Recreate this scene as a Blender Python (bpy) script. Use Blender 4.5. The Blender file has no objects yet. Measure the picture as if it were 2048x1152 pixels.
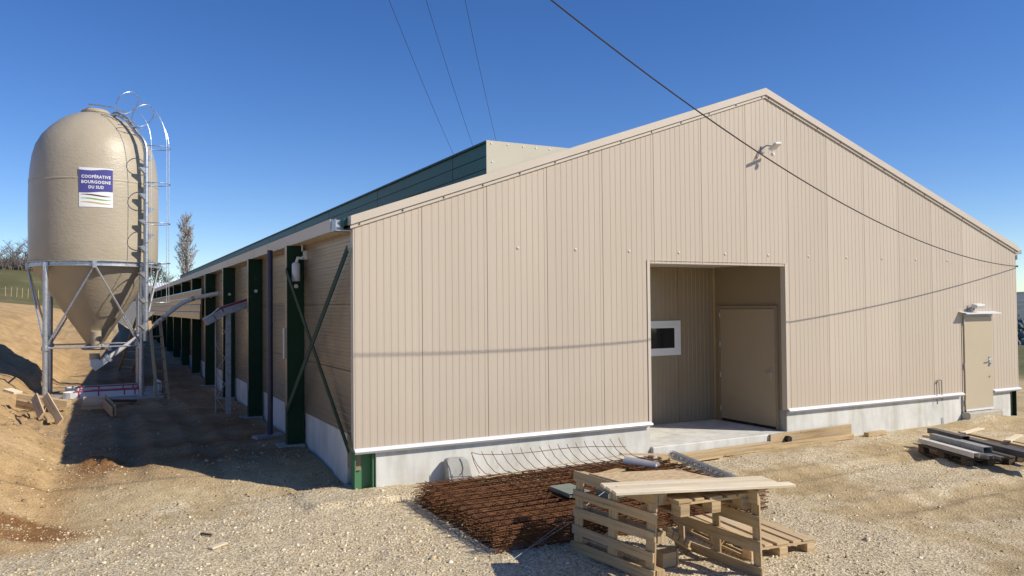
import bpy, bmesh, math, random
import numpy as np
from mathutils import Vector, Matrix
R = math.radians
rnd = random.Random(7)
C = bpy.context.scene.collection
scene = bpy.context.scene

# ------------------------------------------------------------------ camera, sky, sun, exposure
cam_d = bpy.data.cameras.new('camera')
cam_d.sensor_width = 36.0
cam_d.lens = 1575.862 / 2048 * 36.0
cam_d.clip_start = 0.1
cam_d.clip_end = 4000
cam = bpy.data.objects.new('camera', cam_d)
C.objects.link(cam)
yaw, pitch, roll = 0.480401, 0.0232161, -0.0089599
fw = Vector((math.sin(yaw)*math.cos(pitch), math.cos(yaw)*math.cos(pitch), math.sin(pitch)))
r0 = Vector((math.cos(yaw), -math.sin(yaw), 0)); u0 = r0.cross(fw)
rt = r0*math.cos(roll) + u0*math.sin(roll); up = rt.cross(fw)
CAM = Vector((-2.92563, -10.21653, 1.87343))
cam.matrix_world = Matrix(((rt.x, up.x, -fw.x, CAM.x), (rt.y, up.y, -fw.y, CAM.y), (rt.z, up.z, -fw.z, CAM.z), (0, 0, 0, 1)))
scene.camera = cam

SUN_TRAVEL = Vector((-0.96, 0.886, -1.0)).normalized()
world = bpy.data.worlds.new('World'); scene.world = world; world.use_nodes = True
wn = world.node_tree.nodes; wl = world.node_tree.links
bg = wn['Background']
sky = wn.new('ShaderNodeTexSky'); sky.sky_type = 'NISHITA'; sky.sun_disc = False
sky.sun_elevation = R(37.4); sky.sun_rotation = R(132.7)
sky.altitude = 300; sky.air_density = 0.8; sky.dust_density = 0.05; sky.ozone_density = 2.5
hs = wn.new('ShaderNodeHueSaturation'); hs.inputs['Hue'].default_value = .512; hs.inputs['Saturation'].default_value = 1.27; hs.inputs['Value'].default_value = 1.44
wl.new(sky.outputs[0], hs.inputs['Color']); wl.new(hs.outputs[0], bg.inputs[0]); bg.inputs[1].default_value = 0.09
sun_d = bpy.data.lights.new('sun', 'SUN'); sun_d.energy = 5.0; sun_d.angle = R(0.53); sun_d.color = (1.0, 0.92, 0.79)
sun = bpy.data.objects.new('sun', sun_d); C.objects.link(sun)
sun.rotation_euler = SUN_TRAVEL.to_track_quat('-Z', 'Y').to_euler(); sun.location = (20, -20, 30)
vs = scene.view_settings
vs.view_transform = 'Standard'; vs.look = 'None'; vs.exposure = 0.10; vs.gamma = 1.0; vs.use_curve_mapping = False

# ------------------------------------------------------------------ materials
def new_mat(name):
    m = bpy.data.materials.new(name); m.use_nodes = True
    nt = m.node_tree
    return m, nt, nt.nodes['Principled BSDF'], nt.nodes.new, nt.links.new
def rgb(c): return (c[0], c[1], c[2], 1)
def coords(nt, kind='Object', scale=(1, 1, 1)):
    tc = nt.nodes.new('ShaderNodeTexCoord'); mp = nt.nodes.new('ShaderNodeMapping')
    mp.inputs['Scale'].default_value = scale
    nt.links.new(tc.outputs[kind], mp.inputs[0]); return mp.outputs[0]
def noise(nt, vec, scale, detail=4, rough=.55):
    n = nt.nodes.new('ShaderNodeTexNoise'); n.inputs['Scale'].default_value = scale
    n.inputs['Detail'].default_value = detail; n.inputs['Roughness'].default_value = rough
    nt.links.new(vec, n.inputs['Vector']); return n.outputs['Fac']
def ramp(nt, fac, stops):
    r = nt.nodes.new('ShaderNodeValToRGB'); e = r.color_ramp.elements
    while len(e) < len(stops): e.new(.5)
    for i, (p, c) in enumerate(stops):
        e[i].position = p; e[i].color = rgb(c) if len(c) == 3 else c
    nt.links.new(fac, r.inputs[0]); return r.outputs[0]
def mix(nt, fac, a, b, mode='MIX'):
    m = nt.nodes.new('ShaderNodeMix'); m.data_type = 'RGBA'; m.blend_type = mode
    for s, v in ((0, fac), (6, a), (7, b)):
        if isinstance(v, (int, float)): m.inputs[s].default_value = v
        elif isinstance(v, tuple): m.inputs[s].default_value = rgb(v)
        else: nt.links.new(v, m.inputs[s])
    return m.outputs[2]
def bump(nt, bsdf, h, strength, dist=.01):
    b = nt.nodes.new('ShaderNodeBump'); b.inputs['Strength'].default_value = strength
    b.inputs['Distance'].default_value = dist
    nt.links.new(h, b.inputs['Height']); nt.links.new(b.outputs[0], bsdf.inputs['Normal'])
def mat_var(name, c, var=.12, scale=3.0, rough=.5, metal=0.0, bmp=0.0, bscale=60, spec=.5, stretch=(1, 1, 1), dirt=None):
    m, nt, b, N, L = new_mat(name)
    v = coords(nt, 'Object', stretch)
    f = noise(nt, v, scale, 5)
    lo = tuple(x*(1-var) for x in c); hi = tuple(min(1, x*(1+var)) for x in c)
    col = ramp(nt, f, [(.3, lo), (.7, hi)])
    if dirt:
        f2 = noise(nt, v, dirt[1], 6, .65)
        g = ramp(nt, f2, [(dirt[2], (0, 0, 0)), (dirt[2]+.15, (1, 1, 1))])
        mm = N('ShaderNodeMath'); mm.operation = 'MULTIPLY'; L(g, mm.inputs[0]); mm.inputs[1].default_value = dirt[3]
        col = mix(nt, mm.outputs[0], col, dirt[0])
    L(col, b.inputs['Base Color'])
    b.inputs['Roughness'].default_value = rough; b.inputs['Metallic'].default_value = metal
    b.inputs['Specular IOR Level'].default_value = spec
    if bmp: bump(nt, b, noise(nt, v, bscale, 4), bmp)
    return m
def mat_wood(name, c, dark, grain=1.0, rough=.75):
    m, nt, b, N, L = new_mat(name)
    uv = coords(nt, 'UV', (1.2, 26*grain, 1)); uv2 = coords(nt, 'UV', (.35, .35, 1)); uv3 = coords(nt, 'UV', (1, 1, 1))
    g = noise(nt, uv, 1.0, 6, .6)
    col = ramp(nt, g, [(.28, dark), (.5, c), (.75, tuple(min(1, x*1.18) for x in c))])
    tint = ramp(nt, noise(nt, uv2, 1.0, 1), [(.3, (.78, .74, .70)), (.7, (1.08, 1.06, 1.03))])
    col = mix(nt, 1.0, col, tint, 'MULTIPLY')
    vo = N('ShaderNodeTexVoronoi'); vo.inputs['Scale'].default_value = 4.2; L(uv3, vo.inputs['Vector'])
    k = ramp(nt, vo.outputs['Distance'], [(.035, (1, 1, 1)), (.075, (0, 0, 0))])
    col = mix(nt, k, col, tuple(x*.45 for x in dark))
    st = ramp(nt, noise(nt, uv3, 7, 4, .7), [(.55, (0, 0, 0)), (.8, (.35, .35, .35))])
    col = mix(nt, st, col, tuple(x*.7 for x in dark))
    gw = ramp(nt, noise(nt, coords(nt, 'UV', (1.1, 5, 1)), 1.0, 5, .6), [(.5, (0, 0, 0)), (.7, (.55, .55, .55))]); gl = (c[0]+c[1]+c[2])/3*.8
    col = mix(nt, gw, col, (gl*1.05, gl, gl*.88))
    L(col, b.inputs['Base Color']); b.inputs['Roughness'].default_value = rough
    b.inputs['Specular IOR Level'].default_value = .25
    bump(nt, b, g, .35, .004)
    return m
M = {}
def mat_clad():
    m = mat_var('beige_cladding', (.525, .443, .350), .035, 1.1, .42, 0, .02, 250, .4, (1, 1, .25)); nt = m.node_tree; b = nt.nodes['Principled BSDF']; N = nt.nodes.new; L = nt.links.new
    src = b.inputs['Base Color'].links[0].from_socket
    sx = N('ShaderNodeSeparateXYZ'); L(coords(nt, 'Object'), sx.inputs[0])
    fl = N('ShaderNodeMath'); fl.operation = 'ADD'; fl.inputs[1].default_value = .5; L(sx.outputs[0], fl.inputs[0])
    f2 = N('ShaderNodeMath'); f2.operation = 'FLOOR'; L(fl.outputs[0], f2.inputs[0])
    wnz = N('ShaderNodeTexWhiteNoise'); wnz.noise_dimensions = '1D'; L(f2.outputs[0], wnz.inputs['W'])
    col = mix(nt, 1.0, src, ramp(nt, wnz.outputs['Value'], [(0, (.955, .95, .94)), (1, (1.02, 1.02, 1.02))]), 'MULTIPLY')
    dz = N('ShaderNodeMapRange'); dz.inputs[1].default_value = .55; dz.inputs[2].default_value = 1.3; L(sx.outputs[2], dz.inputs[0])
    st = noise(nt, coords(nt, 'Object', (9, 1, 1.2)), 1.0, 6, .7)
    inv = N('ShaderNodeMath'); inv.operation = 'SUBTRACT'; inv.inputs[0].default_value = 1.0; L(dz.outputs[0], inv.inputs[1])
    mu = N('ShaderNodeMath'); mu.operation = 'MULTIPLY'; L(inv.outputs[0], mu.inputs[0]); L(st, mu.inputs[1])
    m3 = N('ShaderNodeMath'); m3.operation = 'MULTIPLY'; L(mu.outputs[0], m3.inputs[0]); m3.inputs[1].default_value = .35
    L(mix(nt, m3.outputs[0], col, (.42, .33, .21)), b.inputs['Base Color'])
    return m
M['clad'] = mat_clad()
M['clad_shaded'] = mat_var('shade_darkened_cladding', (.28, .217, .143), .06, 1.3, .26, 0, .02, 250, .5, (1, .25, 1))  # beige darkened in its colour to carry the shade of side and porch
M['trim'] = mat_var('beige_trim', (.56, .485, .39), .03, 2, .4)
M['door'] = mat_var('beige_door', (.47, .395, .275), .025, 1.5, .5)
M['door_shaded'] = mat_var('shade_darkened_door', (.36, .29, .20), .03, 1.5, .45)  # door beige lowered in tone to hold the porch's shade
M['cap'] = mat_var('grey_beige_sheet', (.52, .48, .37), .05, .8, .4)
M['green'] = mat_var('green_roof_sheet', (.014, .105, .080), .1, .6, .5)
M['greendark'] = mat_var('dark_green_groove_and_shade', (.008, .022, .022), .1, 1, .5)
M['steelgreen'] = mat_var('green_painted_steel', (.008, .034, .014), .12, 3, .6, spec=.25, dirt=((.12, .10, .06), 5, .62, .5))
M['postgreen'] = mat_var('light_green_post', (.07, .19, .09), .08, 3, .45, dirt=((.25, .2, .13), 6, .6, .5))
M['flash'] = mat_var('white_flashing', (.66, .67, .69), .04, 4, .3)
M['galv'] = mat_var('galvanised_steel', (.50, .52, .54), .22, 22, .42, .75, .06, 40)
M['galvdull'] = mat_var('dull_galvanised_steel', (.33, .335, .34), .2, 14, .5, .2, .06, 40)
M['white'] = mat_var('white_plastic', (.60, .60, .58), .05, 5, .4)
M['pvc'] = mat_var('white_frame', (.74, .74, .73), .03, 4, .3)
M['whiteprofile'] = mat_var('grey_white_sheet', (.62, .61, .57), .06, 4, .35)
M['greyprofile'] = mat_var('grey_sheet', (.20, .20, .21), .1, 4, .35, .2)
M['darkprofile'] = mat_var('anthracite_sheet', (.055, .052, .055), .1, 4, .4)
M['black'] = mat_var('black_rubber', (.012, .012, .012), .2, 5, .6)
M['cable'] = mat_var('black_cable', (.022, .016, .012), .2, 5, .5)
M['rust'] = mat_var('rusted_steel', (.165, .074, .032), .5, 7, .85, 0, .3, 120, .2, dirt=((.07, .028, .013), 14, .5, .8))
M['wire'] = mat_var('grey_mesh_wire', (.34, .35, .36), .2, 9, .5, .4)
M['red'] = mat_var('red_plastic', (.45, .02, .03), .1, 5, .35)
M['darkred'] = mat_var('dark_red_sheet', (.20, .008, .025), .1, 5, .4)
M['teal'] = mat_var('green_tube', (.03, .24, .13), .1, 5, .4)
M['greyplastic'] = mat_var('grey_plastic', (.26, .26, .28), .12, 7, .3)
M['spacer'] = mat_var('grey_green_plastic', (.17, .20, .16), .15, 7, .55)
M['navy'] = mat_var('dark_blue_post', (.030, .028, .060), .15, 4, .4)
M['blue'] = mat_var('violet_blue_print', (.075, .065, .27), .04, 4, .35)
M['pwhite'] = mat_var('white_print', (.80, .80, .78), .02, 4, .35)
M['pmaroon'] = mat_var('maroon_print', (.10, .012, .03), .02, 4, .35)
M['pgreen'] = mat_var('green_print', (.22, .42, .09), .02, 4, .35)
M['pyellow'] = mat_var('yellow_print', (.62, .42, .12), .02, 4, .35)
M['wood'] = mat_wood('fresh_pine', (.60, .46, .275), (.40, .27, .13))
M['woodgrey'] = mat_wood('weathered_pine', (.50, .375, .21), (.27, .18, .085))
M['wooddark'] = mat_wood('dark_old_wood', (.13, .095, .06), (.06, .04, .025))
M['woodpale'] = mat_wood('pale_planed_board', (.78, .68, .49), (.62, .50, .31), .8)
M['ladderwood'] = mat_wood('ladder_wood', (.46, .34, .19), (.28, .19, .09))
M['bark'] = mat_var('bare_bark', (.17, .145, .125), .3, 2, .9)
M['twig'] = mat_var('brown_twigs', (.40, .34, .29), .25, 1, .9)
M['farwood'] = mat_var('haze_tinted_woodland', (.11, .135, .135), .35, .08, .95)  # distance haze is mixed into this woodland colour
M['evergreen'] = mat_var('dark_evergreen', (.03, .045, .022), .3, 2, .9)
M['roofwhite'] = mat_var('pale_metal_roof', (.72, .72, .70), .06, 1, .4)

def mat_osb():
    m, nt, b, N, L = new_mat('strand_board')
    v = coords(nt, 'Object', (1, 1, 1)); vo = N('ShaderNodeTexVoronoi'); vo.inputs['Scale'].default_value = 26
    mp = nt.nodes.new('ShaderNodeMapping'); mp.inputs['Scale'].default_value = (1, 2.6, 1); L(v, mp.inputs[0]); L(mp.outputs[0], vo.inputs['Vector'])
    sep = N('ShaderNodeSeparateColor'); L(vo.outputs['Color'], sep.inputs[0])
    L(ramp(nt, sep.outputs[0], [(0, (.40, .27, .14)), (.5, (.55, .40, .22)), (1, (.66, .50, .30))]), b.inputs['Base Color'])
    b.inputs['Roughness'].default_value = .7; return m
M['osb'] = mat_osb()
def mat_concrete(name, c, streak=.0):
    m, nt, b, N, L = new_mat(name)
    v = coords(nt, 'Object', (1, 1, 1)); v2 = coords(nt, 'Object', (4, 4, .7))
    f = noise(nt, v, 1.6, 8, .65)
    col = ramp(nt, f, [(.25, tuple(x*.80 for x in c)), (.5, c), (.75, tuple(min(1, x*1.12) for x in c))])
    s = ramp(nt, noise(nt, v2, 1.4, 6, .6), [(.42, (1, 1, 1)), (.72, (.80, .78, .73))])
    col = mix(nt, 1.0, col, s, 'MULTIPLY')
    vo = N('ShaderNodeTexVoronoi'); vo.inputs['Scale'].default_value = 5; L(v, vo.inputs['Vector'])
    k = ramp(nt, vo.outputs['Distance'], [(.02, (1, 1, 1)), (.05, (0, 0, 0))])
    col = mix(nt, k, col, tuple(x*.42 for x in c))
    L(col, b.inputs['Base Color']); b.inputs['Roughness'].default_value = .85; b.inputs['Specular IOR Level'].default_value = .25
    bump(nt, b, noise(nt, v, 30, 6, .7), .25, .006)
    return m
M['concrete'] = mat_concrete('pale_concrete', (.63, .625, .58))
M['concretegrey'] = mat_concrete('grey_concrete', (.36, .355, .33))
M['slab'] = mat_concrete('dusty_slab', (.46, .42, .34))
def mat_silo():
    m, nt, b, N, L = new_mat('fibreglass')
    v = coords(nt, 'Object', (1, 1, 1)); f = noise(nt, v, 1.2, 5)
    col = ramp(nt, f, [(.3, (.40, .34, .245)), (.7, (.455, .39, .287))])
    L(col, b.inputs['Base Color']); b.inputs['Roughness'].default_value = .40; b.inputs['Specular IOR Level'].default_value = .45
    v2 = coords(nt, 'Object', (1, 1, 2.2))
    a = noise(nt, v2, 7, 4, .6); c = noise(nt, v2, 24, 3, .6)
    mm = N('ShaderNodeMath'); mm.operation = 'MULTIPLY_ADD'; L(c, mm.inputs[0]); mm.inputs[1].default_value = .35; L(a, mm.inputs[2])
    bump(nt, b, mm.outputs[0], .22, .05); return m
M['silo'] = mat_silo()
def mat_glass():
    m, nt, b, N, L = new_mat('dark_window_glass')
    b.inputs['Base Color'].default_value = (.012, .014, .018, 1); b.inputs['Roughness'].default_value = .04
    return m
M['glass'] = mat_glass()
def mat_ground():
    m, nt, b, N, L = new_mat('dirt_and_gravel')
    v = coords(nt, 'Object', (1, 1, 1))
    at = N('ShaderNodeAttribute'); at.attribute_name = 'mask'
    sp = N('ShaderNodeSeparateColor'); L(at.outputs['Color'], sp.inputs[0])
    big = noise(nt, v, .55, 6, .6); mid = noise(nt, v, 3.5, 6, .65); fine = noise(nt, v, 38, 4, .7)
    dirt = ramp(nt, big, [(.3, (.41, .305, .165)), (.5, (.52, .405, .235)), (.7, (.60, .485, .30))])
    dirt = mix(nt, 1.0, dirt, ramp(nt, mid, [(.3, (.78, .76, .72)), (.55, (1, 1, 1)), (.75, (1.18, 1.17, 1.15))]), 'MULTIPLY')
    vo = N('ShaderNodeTexVoronoi'); vo.inputs['Scale'].default_value = 58; L(v, vo.inputs['Vector'])
    s2 = N('ShaderNodeSeparateColor'); L(vo.outputs['Color'], s2.inputs[0])
    stones = ramp(nt, s2.outputs[0], [(0, (.30, .22, .125)), (.25, (.49, .39, .24)), (.6, (.63, .53, .355)), (1, (.76, .67, .49))])
    gmask = N('ShaderNodeMath'); gmask.operation = 'MULTIPLY_ADD'; L(mid, gmask.inputs[0]); gmask.inputs[1].default_value = 1.1; bigm = N('ShaderNodeMath'); bigm.operation = 'MULTIPLY_ADD'; L(big, bigm.inputs[0]); bigm.inputs[1].default_value = 2.6; bigm.inputs[2].default_value = -1.25
    gadd = N('ShaderNodeMath'); gadd.operation = 'ADD'; L(sp.outputs[0], gadd.inputs[0]); L(bigm.outputs[0], gadd.inputs[1]); L(gadd.outputs[0], gmask.inputs[2])
    gm = ramp(nt, gmask.outputs[0], [(.72, (0, 0, 0)), (1.0, (1, 1, 1))])
    col = mix(nt, gm, dirt, stones)
    clay_shade = ramp(nt, mid, [(.3, (.185, .082, .028)), (.7, (.32, .16, .06))])  # reddish clay, also spread over the lane as painted shade
    bankc = ramp(nt, big, [(.3, (.46, .305, .145)), (.7, (.62, .445, .24))])
    al = N('ShaderNodeAttribute'); al.attribute_name = 'bankmask'
    bankc = mix(nt, 1.0, bankc, ramp(nt, mid, [(.3, (.74, .70, .66)), (.6, (1, 1, 1)), (.8, (1.12, 1.1, 1.08))]), 'MULTIPLY')
    col = mix(nt, al.outputs['Fac'], col, bankc)
    col = mix(nt, sp.outputs[1], col, clay_shade)
    grass = ramp(nt, noise(nt, v, .12, 6, .7), [(.3, (.095, .095, .04)), (.55, (.14, .135, .06)), (.72, (.24, .19, .11))])
    col = mix(nt, sp.outputs[2], col, grass)
    col = mix(nt, 1.0, col, ramp(nt, fine, [(.3, (.72, .71, .70)), (.55, (1, 1, 1)), (.75, (1.2, 1.2, 1.2))]), 'MULTIPLY')
    L(col, b.inputs['Base Color']); b.inputs['Roughness'].default_value = .95; b.inputs['Specular IOR Level'].default_value = .15
    add = N('ShaderNodeMath'); add.operation = 'MULTIPLY_ADD'; L(fine, add.inputs[0]); add.inputs[1].default_value = .6; L(mid, add.inputs[2])
    cl = N('ShaderNodeTexVoronoi'); cl.inputs['Scale'].default_value = 30; L(v, cl.inputs['Vector'])
    cm = N('ShaderNodeMath'); cm.operation = 'MULTIPLY_ADD'; L(cl.outputs['Distance'], cm.inputs[0]); cm.inputs[1].default_value = -.25; L(add.outputs[0], cm.inputs[2])
    bump(nt, b, cm.outputs[0], .75, .05)
    return m
M['ground'] = mat_ground()
def mat_stones():
    m, nt, b, N, L = new_mat('limestone_chips')
    at = N('ShaderNodeAttribute'); at.attribute_name = 'tone'
    L(ramp(nt, at.outputs['Fac'], [(0, (.27, .19, .10)), (.3, (.47, .37, .22)), (.7, (.64, .54, .36)), (1, (.78, .70, .52))]), b.inputs['Base Color'])
    b.inputs['Roughness'].default_value = .9; b.inputs['Specular IOR Level'].default_value = .2
    return m
M['stones'] = mat_stones()

# ------------------------------------------------------------------ mesh builder
def basis(d, upv=(0, 0, 1)):
    d = Vector(d).normalized(); u = Vector(upv)
    if abs(d.dot(u.normalized())) > .98: u = Vector((0, 1, 0))
    s = d.cross(u).normalized(); u = s.cross(d)
    return d, s, u
class MB:
    def __init__(self): self.v = []; self.f = []; self.uv = []
    def face(self, idx, uv=None): self.f.append(idx); self.uv.append(uv)
    def quad(self, a, b, c, d):
        n = len(self.v); self.v += [Vector(p) for p in (a, b, c, d)]; self.face((n, n+1, n+2, n+3))
    def beam(self, p0, p1, w, h, upv=(0, 0, 1)):
        """box from p0 to p1 (its axis), w across, h along upv"""
        p0 = Vector(p0); p1 = Vector(p1); d, s, u = basis(p1-p0, upv)
        n = len(self.v); Ln = (p1-p0).length; o1 = rnd.uniform(0, 90); o2 = rnd.uniform(0, 90)
        for P in (p0, p1):
            for a, b in ((-1, -1), (1, -1), (1, 1), (-1, 1)): self.v.append(P + s*(a*w/2) + u*(b*h/2))
        for k in range(4):
            j = (k+1) % 4; side = w if k % 2 == 0 else h; off = o2 + k*.37
            self.face((n+k, n+j, n+4+j, n+4+k), ((o1, off), (o1, off+side), (o1+Ln, off+side), (o1+Ln, off)))
        self.face((n+3, n+2, n+1, n), ((o1, o2), (o1+.02*w, o2), (o1+.02*w, o2+h), (o1, o2+h)))
        self.face((n+4, n+5, n+6, n+7), ((o1, o2), (o1+.02*w, o2), (o1+.02*w, o2+h), (o1, o2+h)))
    def box(self, lo, hi):
        lo = Vector(lo); hi = Vector(hi); s = hi-lo; c = (lo+hi)/2
        if s.x >= s.y and s.x >= s.z: self.beam((lo.x, c.y, c.z), (hi.x, c.y, c.z), s.y, s.z)
        elif s.y >= s.z: self.beam((c.x, lo.y, c.z), (c.x, hi.y, c.z), s.x, s.z)
        else: self.beam((c.x, c.y, lo.z), (c.x, c.y, hi.z), s.x, s.y, (0, 1, 0))
    def tube(self, path, r, n=8, cap=True, closed=False):
        path = [Vector(p) for p in path]; rs = r if isinstance(r, (list, tuple)) else [r]*len(path)
        b0 = len(self.v); m = len(path); prev = None
        for i, P in enumerate(path):
            if closed: t = path[(i+1) % m]-path[i-1]
            else: t = path[min(i+1, m-1)]-path[max(i-1, 0)]
            t.normalize()
            if prev is None: _, s, u = basis(t)
            else:
                s = prev - t*prev.dot(t); s.normalize(); u = s.cross(t)
            prev = s; u = s.cross(t)
            for k in range(n):
                a = 2*math.pi*k/n; self.v.append(P + s*(math.cos(a)*rs[i]) + u*(math.sin(a)*rs[i]))
        for i in range(m if closed else m-1):
            i2 = (i+1) % m
            for k in range(n):
                j = (k+1) % n
                self.face((b0+i*n+k, b0+i2*n+k, b0+i2*n+j, b0+i*n+j))
        if cap and not closed:
            self.face(tuple(b0+k for k in range(n))); self.face(tuple(b0+(m-1)*n+k for k in reversed(range(n))))
    def prism(self, A, B):
        n = len(A); b0 = len(self.v); self.v += [Vector(p) for p in A] + [Vector(p) for p in B]
        for k in range(n):
            j = (k+1) % n; self.face((b0+k, b0+j, b0+n+j, b0+n+k))
        self.face(tuple(b0+k for k in reversed(range(n)))); self.face(tuple(b0+n+k for k in range(n)))
    def lathe(self, prof, c, n=48, capb=True, capt=True):
        b0 = len(self.v); c = Vector(c)
        for r_, z in prof:
            for k in range(n):
                a = 2*math.pi*k/n; self.v.append(c + Vector((r_*math.cos(a), r_*math.sin(a), z)))
        for i in range(len(prof)-1):
            for k in range(n):
                j = (k+1) % n; self.face((b0+i*n+k, b0+i*n+j, b0+(i+1)*n+j, b0+(i+1)*n+k))
        if capb: self.face(tuple(b0+k for k in reversed(range(n))))
        if capt: self.face(tuple(b0+(len(prof)-1)*n+k for k in range(n)))
    def build(self, name, mat, parent=None, smooth=False, bevel=0, normals=True):
        me = bpy.data.meshes.new(name)
        base = BASE.get(parent.name, Vector()) if parent else Vector()
        me.from_pydata([tuple(p-base) for p in self.v], [], self.f)
        if any(u is not None for u in self.uv):
            ul = me.uv_layers.new(name='UVMap')
            for p, u in zip(me.polygons, self.uv):
                if u:
                    for li, q in zip(p.loop_indices, u): ul.data[li].uv = q
        if normals:
            bm = bmesh.new(); bm.from_mesh(me); bmesh.ops.recalc_face_normals(bm, faces=bm.faces); bm.to_mesh(me); bm.free()
        me.materials.append(M[mat] if isinstance(mat, str) else mat)
        if smooth:
            me.polygons.foreach_set('use_smooth', [True]*len(me.polygons))
            me.set_sharp_from_angle(angle=R(40))
        o = bpy.data.objects.new(name, me); C.objects.link(o)
        BASE[o.name] = base
        if parent: o.parent = parent
        if bevel:
            bv = o.modifiers.new('bevel', 'BEVEL'); bv.width = bevel; bv.segments = 1; bv.limit_method = 'ANGLE'
        return o
BASE = {}
def tag(o, label, cat, group=None, kind=None):
    if label: o['label'] = label
    if cat: o['category'] = cat
    if group: o['group'] = group
    if kind: o['kind'] = kind
    return o
def thing(name, label, cat, loc=(0, 0, 0), group=None, local=False):
    o = bpy.data.objects.new(name, None); C.objects.link(o); o.location = loc
    o.empty_display_size = .1
    BASE[o.name] = Vector() if local else Vector(loc)
    return tag(o, label, cat, group)
def copy_tree(o, parent=None):
    c = o.copy(); C.objects.link(c)
    if parent: c.parent = parent
    for ch in list(o.children): copy_tree(ch, c)
    return c

# ------------------------------------------------------------------ terrain
def vnoise(x, y, seed=0):
    xi = np.floor(x).astype(np.int64); yi = np.floor(y).astype(np.int64); fx = x-xi; fy = y-yi
    def h(a, b):
        n = (a*374761393 + b*668265263 + seed*974711) & 0x7fffffff
        n = ((n ^ (n >> 13))*1274126177) & 0x7fffffff
        return ((n ^ (n >> 16)) & 0xffff)/65535.0
    fx = fx*fx*(3-2*fx); fy = fy*fy*(3-2*fy)
    return (h(xi, yi)*(1-fx)+h(xi+1, yi)*fx)*(1-fy) + (h(xi, yi+1)*(1-fx)+h(xi+1, yi+1)*fx)*fy - .5
def ss(x, a, b):
    t = np.clip((x-a)/(b-a), 0, 1); return t*t*(3-2*t)
def fade_bank(y): return .70*ss(y, -1.0, 2.2) + .30*ss(y, 9, 26)
def H0(x, y):
    x = np.asarray(x, float); y = np.asarray(y, float)
    z = np.full(np.broadcast(x, y).shape, -.62)
    z = z + .25*ss(y, .1, 2.2)*ss(-x, -.4, .1)
    z = z + np.clip(.02*(y-12), 0, .6)*ss(-x, -.3, .3)
    rise = np.clip(.085*(y-17), 0, .95)*ss(-x, .6, 2.4)
    wob = .12*vnoise(x*.0+3, y*.5, 3)+.15*vnoise(x*.0+9, y*1.7, 4)
    b = np.interp(-x+wob-1.0*ss(y, 4.5, 8.5)*(1-ss(y, 15.5, 19)), [3.5, 4.2, 6.1, 8.7, 14, 30, 200], [0, .62, 1.55, 2.15, 2.7, 3.2, 3.2])
    z = z + np.maximum(b*fade_bank(y), rise)
    z = z + 7.0*ss(y, 95, 165)*ss(-x, -30, 10) + 12*ss(y, 200, 500)*ss(-x, -60, 10)
    z = z - np.interp(x, [17, 40, 80, 300, 900], [0, 1.5, 2.4, 13.5, 14])
    z = z - .10*ss(x, -4.95, -4.6)*ss(-x, 1.1, 1.5)*ss(y, 11.6, 12.3)*(1-ss(y, 15.7, 16.3))
    # small rise of spoil under the side door, heap of clay at the shadow edge
    z = z + .14*np.exp(-((x-13.45)/.75)**2-((y+.15)/.30)**2)
    z = z + .11*np.exp(-((x+2.95+.1*np.sin(y*9))/.15)**2-((y-2.75)/.30)**2)*(.75+1.2*vnoise(x*9,y*9,77))
    z = z + .06*np.exp(-((x-.1)/1.2)**2-((y-.15)/.45)**2)
    return z
def Hn(x, y):
    z = H0(x, y)
    near = 1-ss(np.hypot(x+2.9, y+10.2), 25, 80)
    n = .06*vnoise(x*.5, y*.5, 11)+.045*vnoise(x*1.3, y*1.3, 12)+.022*vnoise(x*4, y*4, 13)+.016*vnoise(x*10, y*10, 14)
    bank = ss(-x, 3.2, 4.6)*ss(y, -.8, 2)
    n = n + bank*(.16*vnoise(x*1.6, y*1.6, 15)+.13*vnoise(x*4.3, y*4.3, 16)+.06*vnoise(x*11, y*11, 17)+.35*np.maximum(vnoise(x*5.3, y*5.3, 18)-.22, 0)+.22*np.maximum(vnoise(x*9, y*9, 19)-.2, 0))
    lane = ss(-x, -.1, .5)*ss(x, -3.6, -3.0)*ss(y, .8, 2.5)
    n = n + lane*(.13*np.maximum(vnoise(x*4.2, y*3.1, 23)-.2, 0)+.025*vnoise(x*2.1, y*.8, 24))
    n = n + .085*ss(x+.22*vnoise(x*3, y*5, 25), -.78, -.66)*(1-ss(x, .6, 1.8))*ss(y+.15*vnoise(x*4, y*4, 26), -.62, -.42)*(1-ss(y, .25, .5))
    tr = 0
    for cx, w in ((-1.5, .16), (-2.6, .16)):
        tr = tr - .05*np.exp(-((x-cx-.15*np.sin(y*.3))/w)**2)*ss(y, .5, 3) + .025*np.exp(-((np.abs(x-cx-.15*np.sin(y*.3))-.28)/.1)**2)*ss(y, .5, 3)
    for cy_, w in ((-2.2, .22), (-4.0, .22)):
        d_ = y-cy_-.10*(x-6)-.25*np.sin(x*.35); tr = tr - .05*np.exp(-(d_/w)**2)*ss(x, 4.5, 6.5) + .03*np.exp(-((np.abs(d_)-.33)/.12)**2)*ss(x, 4.5, 6.5)
    fl = ss(np.abs(y+.0), .0, .6)*.6+.4
    inside = (x > .1)*(x < 14.8)*(y > .05)
    return z + (n*fl + tr)*near*(1-inside)
def gz(x, y): return float(Hn(np.array([x]), np.array([y]))[0])
def axis(a, b, st, lo, hi, g=1.16):
    c = list(np.arange(a, b, st)); s = st; l = a
    L = []
    while l > lo: s = min(s*g, 60); l -= s; L.append(l)
    s = st; h = c[-1]; Hh = []
    while h < hi: s = min(s*g, 60); h += s; Hh.append(h)
    return np.array(L[::-1]+c+Hh)
gx = axis(-5.5, 11.0, .06, -900, 1200); gy = axis(-6.5, 4.0, .06, -300, 1300, 1.06)
X, Y = np.meshgrid(gx, gy); Z = Hn(X, Y)
nv = X.size; me = bpy.data.meshes.new('ground')
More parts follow.
